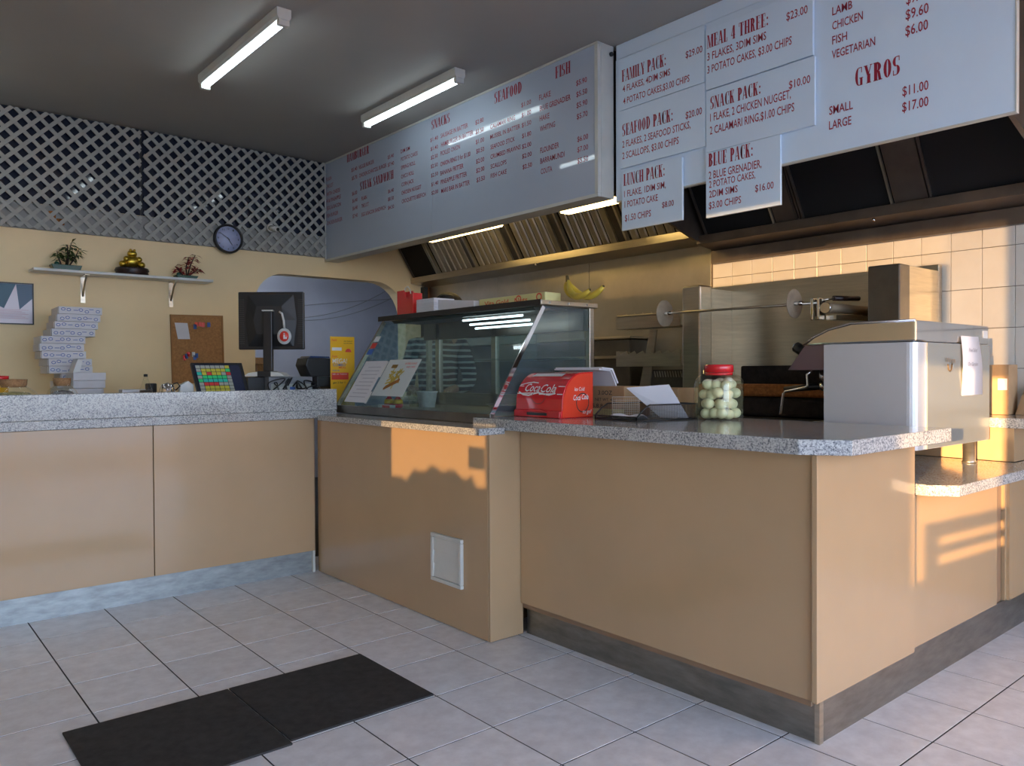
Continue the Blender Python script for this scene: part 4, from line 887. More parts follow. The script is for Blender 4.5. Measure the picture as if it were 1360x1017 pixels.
for k in range(26):
    y = 3.865 + rnd.uniform(-.055, .055); s_ = .185 + rnd.uniform(-.05, .055); a = rnd.uniform(0, 3.14); l = .028; w = .005
    dy, ds = math.cos(a) * l, math.sin(a) * l; wy, ws = -math.sin(a) * w, math.cos(a) * w
    mb.add([onglass(y - dy - wy, s_ - ds - ws, .0032), onglass(y + dy - wy, s_ + ds - ws, .0032), onglass(y + dy + wy, s_ + ds + ws, .0032), onglass(y - dy + wy, s_ - ds + ws, .0032)], [(0, 1, 2, 3)])
part('printed_chips', mb, mat('print_chips', (.55, .42, .06), .5), t)
q = [(3.93, .125), (3.92, .112), (3.80, .165), (3.795, .185), (3.81, .19), (3.915, .142)]
part('printed_sausage', MB().add([onglass(y, s_, .0042) for y, s_ in q], [tuple(range(6))]), mat('print_sausage', (.30, .12, .02), .5), t)
mb = MB()
for (y, s_, w, h) in ((3.83, .285, .12, .012), (3.80, .262, .09, .012)): text_on(mb, 'BATTERED SAUSAGE' if w > .1 else 'AND CHIPS', onglass(y, s_, .003), (0, -1, 0), tuple(gd), w, h)
part('printed_heading', mb, 'flat_red_print', t)
part('printed_ribbon', sheet(3.90, 3.96, .262, .285, .003), mat('print_brown', (.25, .14, .02), .5), t)
for s_, c, nm in ((.365, 'blue_ink', 'blue and white round'), (.41, 'flat_red_print', 'red and white round'), (.46, 'white_print', 'white square')):
    single('sticker', sheet(4.285, 4.345, s_, s_ + .04, .003), c, nm + ' sticker on the upper left of the cabinet glass', 'sticker', tuple(onglass(4.31, s_)))
t = thing('plastic_tub', 'white plastic food tub inside the glass cabinet', 'tub', (2.6, 3.87, .983))
part('tub', MB().lathe([(.040, 0), (.052, .085), (.056, .088), (.056, .094), (.050, .094), (.048, .08), (.037, .006), (1e-5, .005)], 2.60, 3.875, .983, seg=20, sq=4), 'white', t)
t = thing('plastic_tub', 'clear lidded tub left of the white one inside the glass cabinet', 'tub', (2.6, 4.01, .983))
part('tub', MB().lathe([(.040, 0), (.055, .085), (.058, .09), (.058, .096)], 2.62, 4.01, .983, seg=20, sq=4), 'brine', t)
for y, nm in ((4.055, 'left'), (3.955, 'right')):
    t = thing('sauce_bottle', 'squat red sauce bottle with yellow band, %s of the pair in the glass cabinet' % nm, 'bottle', (2.45, y, .983), 'pair of sauce bottles in the glass cabinet')
    part('body', MB().lathe([(.026, 0), (.030, .01), (.030, .022)], 2.45, y, .983, seg=16), 'red', t)
    part('band', MB().lathe([(.030, .0225), (.028, .04), (.024, .048)], 2.45, y, .983, seg=16), 'yellow', t)
    part('nozzle', MB().lathe([(.022, .0485), (.010, .062), (.004, .082)], 2.45, y, .983, seg=16), 'red', t)
t = thing('price_ticket', 'red and white printed ticket at the foot of the cabinet glass', 'ticket', (2.30, 3.83, .99))
part('card', BX(2.300, 2.302, 3.745, 3.93, .984, 1.008), 'white', t); part('printed_field', BX(2.2985, 2.2995, 3.80, 3.88, .987, 1.005), 'flat_red_print', t)
t = thing('hot_tray', 'brown food tray at the back of the glass cabinet', 'tray', (2.72, 3.2, 1.0))
part('tray', MB().lathe([(.10, 0), (.125, .03), (.135, .033), (.13, .036), (.095, .006), (1e-5, .005)], 2.72, 3.2, .983, seg=24, sq=5), 'steel', t)

# on the roof of the cabinet (z 1.545)
ZR = 1.5465
t = thing('magazine_holder', 'bright red plastic holder with a dipped edge at the left end of the cabinet roof', 'holder', (2.74, 4.24, ZR))
P = [(4.345, ZR), (4.345, ZR + .165), (4.262, ZR + .165), (4.235, ZR + .115), (4.215, ZR + .108), (4.195, ZR + .135), (4.16, ZR + .142), (4.16, ZR)]
part('front_wall', MB().prism(P, 2.69, 2.695, 'x'), 'red', t, bevel=.001); part('back_wall', MB().prism(P, 2.755, 2.76, 'x'), 'red', t, bevel=.001)
part('spine', MB().box(2.6955, 2.7545, 4.340, 4.345, ZR, ZR + .165).box(2.6955, 2.7545, 4.16, 4.165, ZR, ZR + .142).box(2.6955, 2.7545, 4.166, 4.339, ZR, ZR + .004), 'red', t)
single('white_lead', MB().tube([(2.725, 4.318, ZR + .006), (2.725, 4.318, ZR + .15), (2.725, 4.30, ZR + .185), (2.725, 4.27, ZR + .192), (2.725, 4.245, ZR + .17), (2.725, 4.23, ZR + .11), (2.725, 4.225, ZR + .006)], .0035, 8), 'white', 'white cable looping up out of the red holder', 'cable', (2.72, 4.27, ZR))
t = thing('takeaway_boxes', 'low stack of flat white takeaway trays on the cabinet roof behind the red holder', 'tray stack', (2.75, 3.95, ZR))
for k in range(6): part('tray', BX(2.65, 2.80, 3.87, 4.06, ZR + .0145 * k, ZR + .0140 + .0145 * k), 'paper', t, bevel=.002)
part('lid', MB().prism([(3.52, ZR), (3.868, ZR), (3.868, ZR + .075), (3.52, ZR + .045)], 2.68, 2.78, 'x'), 'paper', t)
t = thing('yellow_carton', 'flat pale yellow carton with red print lying on the cabinet roof', 'carton', (2.75, 3.35, ZR))
part('carton', BX(2.68, 2.79, 2.925, 3.47, ZR, ZR + .046), 'yellow_box', t, bevel=.003)
mb = MB(); text_on(mb, 'Vita Gold   Nuts', (2.6788, 3.42, ZR + .005), (0, -1, 0), (0, 0, 1), .36, .026); part('lettering', mb, 'flat_red_print', t)
mb = MB()
for y in (2.97, 3.13): mb.add([(2.6785, y + .022 * math.cos(a * math.pi / 6), ZR + .024 + .02 * math.sin(a * math.pi / 6)) for a in range(12)] + [(2.6785, y + .015 * math.cos(a * math.pi / 6), ZR + .024 + .013 * math.sin(a * math.pi / 6)) for a in range(12)], [(a, (a + 1) % 12, 12 + (a + 1) % 12, 12 + a) for a in range(12)])
part('printed_ring', mb, 'flat_red_print', t)
t = thing('bananas', 'bunch of yellow bananas at the right end of the cabinet roof', 'bananas', (2.8, 2.95, ZR))
st = Vector((2.82, 2.905, ZR + .115))
for k, (end, mid) in enumerate((((2.83, 2.665, ZR + .060), (2.83, 2.80, ZR - .046)), ((2.77, 2.70, ZR + .042), (2.76, 2.82, ZR - .036)), ((2.835, 2.888, ZR + .026), (2.835, 2.945, ZR + .065)))):
    e = Vector(end); m_ = Vector(mid); p = []; r = []
    for i in range(13):
        f = i / 12; p.append(st.lerp(m_, f).lerp(m_.lerp(e, f), f)); r.append(.006 if i == 0 else .008 if i == 1 else .0185 * (math.sin(math.pi * min(.97, max(.08, (f - .04) / .98))) ** .30))
    b_ = part('banana', MB().tube(p, r, 6), 'banana', t)
    part('tip', MB().ball(e, .007, 8, 6), 'banana_tip', b_)
part('stem', MB().tube([st + Vector((0, 0, -.01)), st + Vector((-.002, .004, .022))], [.011, .007], 8), 'banana_tip', t)

# ------------------------------------------------------------------ on the front counter
ZC = .9795
t = thing('drinks_dispenser_box', 'red roll-front counter box with white cola script lettering', 'box', (2.5, 2.68, ZC))
ya, yb = 2.530, 2.846
prof = [(2.41, ZC), (2.41, ZC + .032), (2.416, ZC + .034)]
for i in range(12):
    a = math.radians(180 - 12 - 78 * i / 11); prof.append((2.545 + .128 * math.cos(a), ZC + .055 + .150 * math.sin(a)))
prof += [(2.615, ZC + .208), (2.615, ZC)]
part('shell', MB().prism(prof, ya, yb, 'y', smooth=False), 'red', t, bevel=.0015)
part('bright_side_sheet', MB().prism([(2.418, ZC + .004)] + [(x + .004, z - .005) for x, z in prof[3:-2]] + [(2.611, ZC + .203), (2.611, ZC + .004)], ya - .0016, ya - .0004, 'y'), mat('side_orange_red', (.75, .06, .025), .3, coat=.3), t)  # side sheet given a brighter orange-red in place of light
part('drawer_front', BX(2.402, 2.4095, ya + .002, yb - .002, ZC + .001, ZC + .031), 'red', t, bevel=.002)
part('handle', MB().prism([(2.60, ZC + .026), (2.76, ZC + .026), (2.71, ZC + .040), (2.65, ZC + .040)], 2.388, 2.403, 'x'), 'red', t, bevel=.003)
part('handle_slot', BX(2.4005, 2.4018, 2.615, 2.75, ZC + .010, ZC + .022), 'black', t)
arc = []; L_ = 0; pr = prof[2:-1]
for i, p in enumerate(pr):
    if i: L_ += math.hypot(p[0] - pr[i - 1][0], p[1] - pr[i - 1][1])
    arc.append((L_, p))
def at_arc(s_):
    for i in range(1, len(arc)):
        if s_ <= arc[i][0] or i == len(arc) - 1:
            f = (s_ - arc[i - 1][0]) / (arc[i][0] - arc[i - 1][0]); a, b = Vector(arc[i - 1][1]), Vector(arc[i][1]); q = a.lerp(b, f); d = (b - a).normalized()
            return q + Vector((-d.y, d.x)) * .0016
def on_curve(mb, vs, fs):
    n = len(mb.v)
    for y, s_ in vs: q = at_arc(s_); mb.v.append((q.x, y, q.y))
    for f in fs: mb.f.append([n + i for i in f]); mb.sm.append(False)
def script(mb, s, y0, s0, w, h, slope=0.0):
    vs, fs = font_mesh(s); on_curve(mb, [(y0 - a * w - b * h * .22, s0 + b * h + slope * a) for a, b in vs], fs)
mb = MB(); script(mb, 'Coca', 2.80, .085, .105, .040); script(mb, 'Cola', 2.690, .082, .105, .040)
for a, b, s0, s1 in ((2.81, 2.70, .072, .077), (2.69, 2.58, .070, .075)): on_curve(mb, [(a, s0), (b, s0 + .004), (b, s1 + .004), (a, s1)], [(0, 1, 2, 3)])
def swirl(mb, pts, w):
    v = []; f = []
    for i, (y, s_) in enumerate(pts): v += [(y, s_ - w), (y, s_ + w)]
    for i in range(len(pts) - 1): f.append((2 * i, 2 * i + 2, 2 * i + 3, 2 * i + 1))
    on_curve(mb, v, f)
swirl(mb, [(2.835, .082), (2.80, .069), (2.76, .066), (2.73, .073), (2.70, .080), (2.66, .074), (2.62, .070), (2.585, .078)], .0035)
swirl(mb, [(2.84, .118), (2.80, .128), (2.76, .134), (2.72, .130)], .003)
part('script_lettering', mb, 'white_print', t)
for a_, b_, s_ in ((2.843, 2.812, .112), (2.575, 2.533, .112), (2.843, 2.82, .074), (2.57, 2.533, .074)): mb = MB(); swirl(mb, [(a_, s_), (b_, s_)], .002); part('printed_stripe', mb, 'white_print', t)
mb = MB()
on_curve(mb, [(2.80, .175), (2.60, .175), (2.60, .205), (2.80, .205)], [(0, 1, 2, 3)]); part('white_panel', mb, 'white_print', t)
mb = MB(); vs = [(2.69 + .048 * math.cos(a * math.pi / 12), .062 + .036 * math.sin(a * math.pi / 12)) for a in range(24)] + [(2.69 + .044 * math.cos(a * math.pi / 12), .062 + .032 * math.sin(a * math.pi / 12)) for a in range(24)]
on_curve(mb, [(y, max(.008, s_)) for y, s_ in vs], [(a, (a + 1) % 24, 24 + (a + 1) % 24, 24 + a) for a in range(24)]); part('printed_ring', mb, mat('dark_red_print', (.25, .0, .01), .4), t)
mb = MB()
for s_, x, z, w, h in (('Ice Cold', 2.475, .122, .062, .017), ('Coca', 2.466, .080, .046, .024), ('Cola', 2.519, .083, .044, .024), ('to go!', 2.525, .018, .055, .018)):
    vs, fs = font_mesh(s_); n = len(mb.v)
    for a, b in vs: mb.v.append((x + .018 + a * w + b * h * .2, ya - .0022, ZC + z + b * h))
    for f in fs: mb.f.append([n + i for i in f]); mb.sm.append(False)
part('side_lettering', mb, 'white_print', t)
mb = MB().add([(2.545 + .042 * math.cos(a * math.pi / 12), ya - .0019, ZC + .068 + .045 * math.sin(a * math.pi / 12)) for a in range(24)] + [(2.545 + .037 * math.cos(a * math.pi / 12), ya - .0019, ZC + .068 + .040 * math.sin(a * math.pi / 12)) for a in range(24)], [(a, (a + 1) % 24, 24 + (a + 1) % 24, 24 + a) for a in range(24)])
part('printed_ring', mb, 'ink', t)
t = thing('foam_tray', 'two nested white foam trays leaning up behind the red roll-front box', 'tray', (2.72, 2.60, 1.10))
for k in range(2):
    q = [(2.625 + .008 * k, 1.196 + .006 * k), (2.700, 1.190 + .006 * k), (2.738, 1.120 + .012 * k), (2.744, 1.124 + .012 * k), (2.706, 1.197 + .006 * k), (2.625 + .008 * k, 1.203 + .006 * k)]
    part('foam_shell', MB().prism(q, 2.50 - .01 * k, 2.80, 'y'), 'paper', t)
t = thing('carton', 'brown cardboard carton with black weight print behind the foam tray', 'carton', (2.8, 2.6, ZC))
part('box', BX(2.745, 2.92, 2.455, 2.80, ZC, 1.118), 'card', t, bevel=.003)
part('yellow_band', BX(2.743, 2.7445, 2.456, 2.799, ZC + .002, ZC + .032), 'yellow_box', t)
mb = MB(); text_on(mb, '3.0OZ', (2.7435, 2.62, 1.078), (0, -1, 0), (0, 0, 1), .09, .020); text_on(mb, 'NET WT. 4kg', (2.7435, 2.64, 1.048), (0, -1, 0), (0, 0, 1), .13, .014); text_on(mb, '5.8.8', (2.7435, 2.66, 1.016), (0, -1, 0), (0, 0, 1), .07, .018)
part('lettering', mb, 'ink', t)
t = thing('carton', 'pale brown cardboard carton standing behind the wire card holders', 'carton', (2.95, 2.4, ZC))
part('box', BX(2.84, 2.99, 2.22, 2.445, ZC, 1.112), 'card', t, bevel=.003)
# mesh letter tray
t = thing('mesh_tray', 'black wire mesh letter tray on the front counter', 'tray', (2.65, 2.25, ZC))
A_, B_, C_, D_ = Vector((2.50, 2.405, ZC)), Vector((2.475, 2.145, ZC)), Vector((2.80, 2.085, ZC)), Vector((2.825, 2.345, ZC))
def wall(p, q, h0, h1):
    mb = MB(); mesh = MB(); n = 56; d = (q - p)
    for i in range(n + 1):
        f = i / n; b = p + d * f; h = h0 + (h1 - h0) * min(1, f * 6.0) if h0 < h1 else h0 + (h1 - h0) * max(0, (f - .55) / .45)
        mesh.tube([b + Vector((0, 0, .002)), b + Vector((0, 0, h))], .0006, 3, cap=False)
    for k in range(17):
        z = .003 + .0039 * k
        if z < max(h0, h1) - .004:
            f0, f1 = 0, 1
            if h0 < h1 and z > h0: f0 = (z - h0) / (h1 - h0) / 6.0
            if h0 > h1 and z > h1: f1 = 1 - (z - h1) / (h0 - h1) * .45
            mesh.tube([p + d * f0 + Vector((0, 0, z)), p + d * f1 + Vector((0, 0, z))], .0006, 3, cap=False)
    tops = []
    for i in range(11):
        f = i / 10; h = h0 + (h1 - h0) * min(1, f * 6.0) if h0 < h1 else h0 + (h1 - h0) * max(0, (f - .55) / .45)
        tops.append(p + d * f + Vector((0, 0, h)))
    mb.tube(tops, .0034, 6); mb.tube([p + Vector((0, 0, .003)), q + Vector((0, 0, .003))], .003, 6); mb.tube([q, q + Vector((0, 0, h1))], .003, 6); mb.tube([p, p + Vector((0, 0, h0))], .003, 6)
    return mb, mesh
for p, q, h0, h1 in ((A_, D_, .018, .068), (B_, C_, .018, .068), (D_, C_, .068, .068), (A_, B_, .018, .018)):
    a, b = wall(p, q, h0, h1); w_ = part('rim', a, 'mesh', t); m_ = part('wire_mesh', b, 'mesh', t); m_['kind'] = 'stuff'
part('tray_floor', MB().add([A_ + Vector((0, 0, .002)), B_ + Vector((0, 0, .002)), C_ + Vector((0, 0, .002)), D_ + Vector((0, 0, .002)), A_ + Vector((0, 0, .004)), B_ + Vector((0, 0, .004)), C_ + Vector((0, 0, .004)), D_ + Vector((0, 0, .004))], [(0, 1, 2, 3), (4, 5, 6, 7), (0, 1, 5, 4), (1, 2, 6, 5), (2, 3, 7, 6), (3, 0, 4, 7)]), 'mesh', t)
def card_rack(c, w, h, label):
    t = thing('card_rack', label, 'rack', c); c = Vector(c); d = Vector((.66, -.75, 0)) * (w / 2)
    a, b = c - d, c + d; up = Vector((0, 0, h)); part('frame', MB().tube([a, a + up, b + up, b, a], .002, 6), 'wire', t)
    mb = MB()
    for i in range(1, 14): p = a.lerp(b, i / 14); mb.tube([p + Vector((0, 0, .002)), p + up * .93], .0007, 3, cap=False)
    for k in range(1, 9): z = up * (k / 9.5); mb.tube([a + z, b + z], .0007, 3, cap=False)
    o = part('grid', mb, 'wire', t); o['kind'] = 'stuff'
card_rack((2.575, 2.295, ZC + .006), .115, .092, 'small silver wire rack, left one standing in the mesh tray')
card_rack((2.685, 2.175, ZC + .006), .115, .088, 'small silver wire rack, right one standing in the mesh tray')
pp = MB().add([(2.565, 2.275, 1.118), (2.665, 2.13, 1.132), (2.76, 2.10, .988), (2.70, 2.20, .988), (2.562, 2.279, 1.1165), (2.662, 2.134, 1.1305), (2.757, 2.104, .9865), (2.697, 2.204, .9865)], [(0, 1, 2, 3), (4, 5, 6, 7), (0, 1, 5, 4), (1, 2, 6, 5), (2, 3, 7, 6), (3, 0, 4, 7)])
single('loose_paper', pp, 'paper', 'large grey-white sheet of paper leaning over the wire racks', 'paper', (2.66, 2.2, .99))
pp = MB(); vs = []; n = 12
for i in range(n + 1):
    for j in range(5): f, g_ = i / n, j / 4; vs.append((2.525 + .07 * g_ + .005 * f, 2.345 - .16 * f, ZC + .008 + .016 * math.sin(g_ * 3.1 + .4) + .004 * math.sin(f * 9)))
pp.add(vs, [(i * 5 + j, i * 5 + j + 1, i * 5 + j + 6, i * 5 + j + 5) for i in range(n) for j in range(4)], True)
o = single('receipt', pp, 'paper', 'crumpled white receipt lying at the front of the mesh tray', 'paper', (2.56, 2.26, ZC)); md = o.modifiers.new('s', 'SOLIDIFY'); md.thickness = .0012
# jar of pickled onions
JX, JY = 2.845, 2.005
t = thing('onion_jar', 'large square glass jar of pickled onions with a red screw lid', 'jar', (JX, JY, ZC))
TJ = Matrix.Translation((JX, JY, 0)) @ Matrix.Rotation(math.radians(5), 4, 'Z')
part('jar', MB().lathe([(1e-5, .003), (.074, .001), (.086, .010), (.088, .03), (.088, .150), (.085, .170), (.072, .188), (.055, .197), (.055, .212)], z0=ZC, seg=32, T=TJ, sq=5), 'jar_glass', t)
part('lid', MB().lathe([(.058, .203), (.061, .205), (.061, .232), (.058, .236), (1e-5, .236)], z0=ZC, seg=36, T=TJ), 'red', t, label='red ridged screw lid')
part('lid_band', MB().lathe([(.057, .190), (.059, .202)], z0=ZC, seg=36, T=TJ), 'red', t)
single('brine', MB().lathe([(1e-5, .006), (.070, .006), (.082, .014), (.084, .03), (.084, .150), (.081, .166), (1e-5, .167)], z0=ZC, seg=32, T=TJ, sq=5), 'brine', 'cloudy pale green brine filling the onion jar', 'liquid', (JX, JY, ZC))
rnd = random.Random(11)
base_on = None
for k in range(4):
    for i in range(3):
        for j in range(3):
            r = .0235 + rnd.uniform(-.002, .003); x = (i - 1) * .046 + rnd.uniform(-.009, .009); y = (j - 1) * .046 + rnd.uniform(-.009, .009); z = .031 + k * .0415 + rnd.uniform(-.008, .006)
            if (i == 1 and j == 1) or z > .165: continue
            _a = k * .62; p = TJ @ Vector((max(-.058, min(.058, x * math.cos(_a) - y * math.sin(_a))), max(-.058, min(.058, x * math.sin(_a) + y * math.cos(_a))), z))
            if base_on is None:
                base_on = thing('pickled_onion', 'peeled pale pickled onion packed inside the square jar', 'onion', (p.x, p.y, ZC + z), 'pickled onions in the jar')
                part('bulb', MB().ball((p.x, p.y, ZC + z), r, 14, 10, (1, 1, .93)), 'onion', base_on)
            else:
                dup(base_on, (p.x, p.y, ZC + z))

# ------------------------------------------------------------------ coffee machine
t = thing('coffee_machine', 'large grey and chrome coffee machine on legs at the right of the counter', 'coffee machine', (3.5, 1.5, .768))
X0, X1 = 3.17, 3.93; YA = 1.328
def corner_body(z0, z1, y1, r=.035):
    p = [(X0, y1)]
    for i in range(6):
        a = math.pi + i * math.pi / 10; p.append((X0 + r + r * math.cos(a), YA + r + r * math.sin(a)))
    p += [(X1, YA), (X1, y1)]
    return MB().prism(p, z0, z1, 'z', smooth=False)
part('body', corner_body(.872, 1.298, 1.705), 'machine', t)
# canopy profile in y-z
cp = [(1.328, 1.301), (1.328, 1.384), (1.587, 1.382), (1.685, 1.361), (1.752, 1.331), (1.800, 1.297), (1.705, 1.300)]
part('canopy', MB().prism(cp, X0 + .001, X1, 'x'), 'chrome', t, bevel=.006)
part('canopy_edge', MB().tube([(X0 - .002, y, z) for y, z in cp[1:6]], .004, 6), 'chrome', t)
part('control_head', MB().prism([(1.706, 1.298), (1.798, 1.295), (1.878, 1.191), (1.706, 1.191)], X0 + .01, X1 - .05, 'x'), mat('machine_plum_panel', (.16, .115, .12), .3, .4), t)
part('back_panel', BX(X0 + .10, X1 - .002, YA - .004, YA - .0005, .874, 1.297), mat('machine_pale_panel', (.31, .325, .30), .2, .3), t)
part('drip_tray', BX(X0 + .02, X1 - .05, 1.706, 1.87, .90, .955), 'steel', t, bevel=.004)
part('bin_panel', BX(X0 + .08, X1 - .1, 1.706, 1.72, .956, 1.19), 'black', t)
for i, x in enumerate((3.36, 3.70)):
    g_ = part('group_head', MB().tube([(x, 1.79, 1.19), (x, 1.79, 1.13)], .035, 18), 'chrome', t)
    part('filter_handle', MB().tube([(x, 1.80, 1.12), (x, 2.00, 1.10)], [.018, .014], 10), 'black', g_)
    part('filter_basket', MB().tube([(x, 1.79, 1.129), (x, 1.79, 1.10)], .036, 18), 'chrome', g_)
kn = part('steam_knob', MB().tube([(3.27, 1.842, 1.268), (3.27, 1.892, 1.296)], .024, 14), 'black', t); part('knob_cap', MB().tube([(3.27, 1.8925, 1.2963), (3.27, 1.897, 1.299)], .018, 14), 'chrome', kn)
part('steam_wand', MB().tube([(3.27, 1.815, 1.189), (3.27, 1.838, 1.170), (3.27, 1.834, 1.122), (3.27, 1.846, 1.112), (3.27, 1.945, 1.092), (3.27, 1.955, 1.082), (3.27, 1.968, .995), (3.27, 1.972, .985)], .006, 10), 'chrome', t)
for x in (X0 + .045, X1 - .065):
    for y in (1.385, 1.66): part('leg', MB().lathe([(.029, 0), (.030, .006), (.026, .010), (.026, .1035)], x, y, .7685, seg=20), 'steel', t)
mb = MB(); text_on(mb, 'Wega', (3.435, YA - .0045, 1.218), (1, 0, 0), (0, 0, 1), .11, .022, shear=.2)
mb.tube([(3.465, YA - .006, 1.212), (3.47, YA - .006, 1.190), (3.485, YA - .006, 1.182), (3.50, YA - .006, 1.190), (3.505, YA - .006, 1.212)], .003, 6)
part('badge', mb, mat('bronze_badge', (.22, .15, .08), .4, .5), t)
part('spec_plate', BX(3.86, 3.91, YA - .0025, YA - .0005 + .0, 1.328, 1.362), 'white', t)
# notices hanging on the machine
t = thing('paper_notice', 'long white handwritten notice taped to the side of the coffee machine', 'notice', (3.72, YA - .01, 1.0))
vs = []
for i in range(9):
    f = i / 8; z = 1.332 - .345 * f; b = -.006 - .006 * math.sin(f * 5)
    vs += [(3.595 + .022 * f, YA + b, z), (3.790 + .075 * f, YA + b, z), (3.595 + .022 * f, YA + b - .001, z), (3.790 + .075 * f, YA + b - .001, z)]
fs = []
for i in range(8): a = i * 4; fs += [(a, a + 1, a + 5, a + 4), (a + 2, a + 6, a + 7, a + 3), (a, a + 4, a + 6, a + 2), (a + 1, a + 3, a + 7, a + 5)]
part('sheet', MB().add(vs, fs, True), 'paper', t)
mb = MB()
for s_, x, z, w in (('Free Salad', 3.66, 1.265, .09), ('On Garden', 3.65, 1.205, .11)):
    text_on(mb, s_, (x, YA - .0150, z), (1, 0, 0), (0, 0, 1), w, .016, shear=.3)
part('handwriting', mb, mat('pencil_grey', (.30, .30, .33), .7), t)
# far counter goods
t = thing('carton', 'upright brown carton with a white label on the far right counter', 'carton', (4.3, 1.45, .9705))
part('box', BX(4.24, 4.36, 1.345, 1.435, .9708, 1.212), 'card', t, bevel=.003)
part('label', BX(4.2375, 4.2395, 1.352, 1.392, 1.09, 1.145), 'paper', t)
single('paper_bag', MB().add([(4.28, 1.19, .971), (4.38, 1.19, .971), (4.38, 1.33, .971), (4.28, 1.33, .971), (4.30, 1.21, 1.11), (4.36, 1.20, 1.17), (4.36, 1.31, 1.10), (4.30, 1.31, 1.06)], [(0, 1, 2, 3), (4, 5, 6, 7), (0, 1, 5, 4), (1, 2, 6, 5), (2, 3, 7, 6), (3, 0, 4, 7)]), 'card', 'crumpled brown paper bag at the right picture edge on the far counter', 'bag', (4.3, 1.25, .971))

# ------------------------------------------------------------------ behind the left counter
ZL = .9665
def cork_jar(x, y, r, zt, label, fill):
    t = thing('glass_jar', label, 'jar', (x, y, ZL)); h = zt - .032 - ZL
    part('glass', MB().lathe([(1e-5, .002), (r * .85, .002), (r, .02), (r, h * .62), (r * .86, h * .78), (r * .52, h * .95), (r * .50, h)], x, y, ZL, seg=30), 'jar_glass', t)
    part('cork_lid', MB().lathe([(r * .49, h - .012), (r * .53, h + .004), (r * .55, h + .030), (1e-5, h + .031)], x, y, ZL, seg=24), 'cork', t)
    part('contents', MB().lathe([(1e-5, .006), (r * .84, .006), (r * .95, .02), (r * .95, h * .55), (r * .6, h * .76), (1e-5, h * .80)], x, y, ZL, seg=24), fill, t)
cork_jar(.64, 4.78, .115, 1.166, 'wide glass jar with a cork lid at the left picture edge on the counter', mat('pale_sweets', (.50, .45, .22), .4, var=.5, scale=40))
cork_jar(.862, 4.78, .078, 1.170, 'smaller glass jar with a cork lid in front of the pizza boxes', mat('foil_sweets', (.35, .36, .40), .25, .5, var=.6, scale=60))
t = thing('spice_tub', 'round tub with a red lid behind the wide cork-lidded jar', 'tub', (.60, 5.1, ZL))
part('body', MB().lathe([(.045, 0), (.045, .19)], .60, 4.99, ZL, seg=20), 'yellow', t); part('lid', MB().lathe([(.048, .1905), (.048, .215), (1e-5, .216)], .60, 4.99, ZL, seg=20), 'red', t)
# bench along the wall
t = thing('back_bench', 'low cream bench along the wall carrying the pizza boxes', 'bench', (.8, 6.2, 0))
part('top', BX(-1.0, 2.45, 5.72, 6.575, .90, .94), 'white', t, bevel=.003); part('body', BX(-.98, 2.43, 5.76, 6.57, .02, .898), 'cream', t)
offs = [.05, .045, .04, .03, .055, .005, .0, -.03, -.04, -.035, -.005, .015, .03, .045]
lb = ['lowest', 'second lowest', 'third from the bottom', 'fourth from the bottom', 'fifth from the bottom', 'sixth from the bottom', 'seventh from the bottom', 'seventh from the top', 'sixth from the top', 'fifth from the top', 'fourth from the top', 'third from the top', 'second from the top', 'topmost']
for k in range(14):
    x0 = 1.035 + offs[k] - (.03 if 4 < k < 10 else 0); z = .9405 + .0508 * k; rz = math.radians(random.Random(k).uniform(-3, 3)); T = RT((x0 + .15, 6.2, z), rz)
    t = thing('pizza_box', 'white pizza box with blue swirl print, %s in the leaning stack' % lb[k], 'pizza box', (x0, 6.2, z), 'leaning stack of printed pizza boxes')
    part('box', MB().box(x0, x0 + .265, 6.04, 6.34, z, z + .049, T=T), 'paper', t, bevel=.0015)
    mb = MB(); rr = random.Random(k + 40)
    for j in range(7):
        cx_ = x0 + .025 + j * .035 + rr.uniform(-.006, .006); cz = z + .025 + rr.uniform(-.008, .008)
        if j % 3 == 2: mb.box(cx_ - .012, cx_ + .016, 6.0388, 6.0394, cz - .002, cz + .002, T=T)
        else:
            r1 = .014 if j != 5 else .019
            mb.add([(cx_ + r1 * math.cos(a * .7854), 6.0388, cz + r1 * .8 * math.sin(a * .7854)) for a in range(8)] + [(cx_ + (r1 - .004) * math.cos(a * .7854), 6.0388, cz + (r1 * .8 - .004) * math.sin(a * .7854)) for a in range(8)], [(a, (a + 1) % 8, 8 + (a + 1) % 8, 8 + a) for a in range(8)], T=T)
    part('printed_swirls', mb, 'blue_ink', t)
    part('tuck_flap', MB().box(x0 - .0035, x0 - .0004, 6.06, 6.32, z + .004, z + .045, T=T), 'paper', t)
lw = ['lowest', 'second lowest', 'middle', 'second from the top', 'third from the top', 'topmost']
for k in range(5):
    z = .9405 + .052 * k; x0 = 1.095 + .012 * math.sin(k * 2.1)
    t = thing('pizza_box', 'plain white pizza box, %s of the small stack before the printed ones' % ('lowest', 'second lowest', 'middle one', 'second from the top', 'topmost')[k], 'pizza box', (x0, 5.9, z), 'small stack of plain pizza boxes')
    part('box', MB().box(x0, x0 + .195, 5.78, 6.0, z, z + .050, T=RT((x0 + .1, 5.9, z), math.radians((-4, 3, -2, 5, 1, -3)[k]))), 'paper', t, bevel=.0015)
single('folded_carton', MB().prism([(1.11, 1.2015), (1.15, 1.2015), (1.17, 1.285), (1.14, 1.29)], 5.80, 5.95, 'y'), 'white', 'loose white carton flap standing on the plain pizza boxes', 'carton', (1.15, 5.88, 1.2015))
single('paper_pile', BX(1.20, 1.33, 4.95, 5.03, ZL, 1.098), 'paper', 'low pile of white paper on the counter right of the plain boxes', 'paper', (1.26, 5.0, ZL), bevel=.003)
t = thing('glass_bottle', 'small clear conical bottle of dark sauce with black cap on the counter', 'bottle', (1.31, 4.86, ZL))
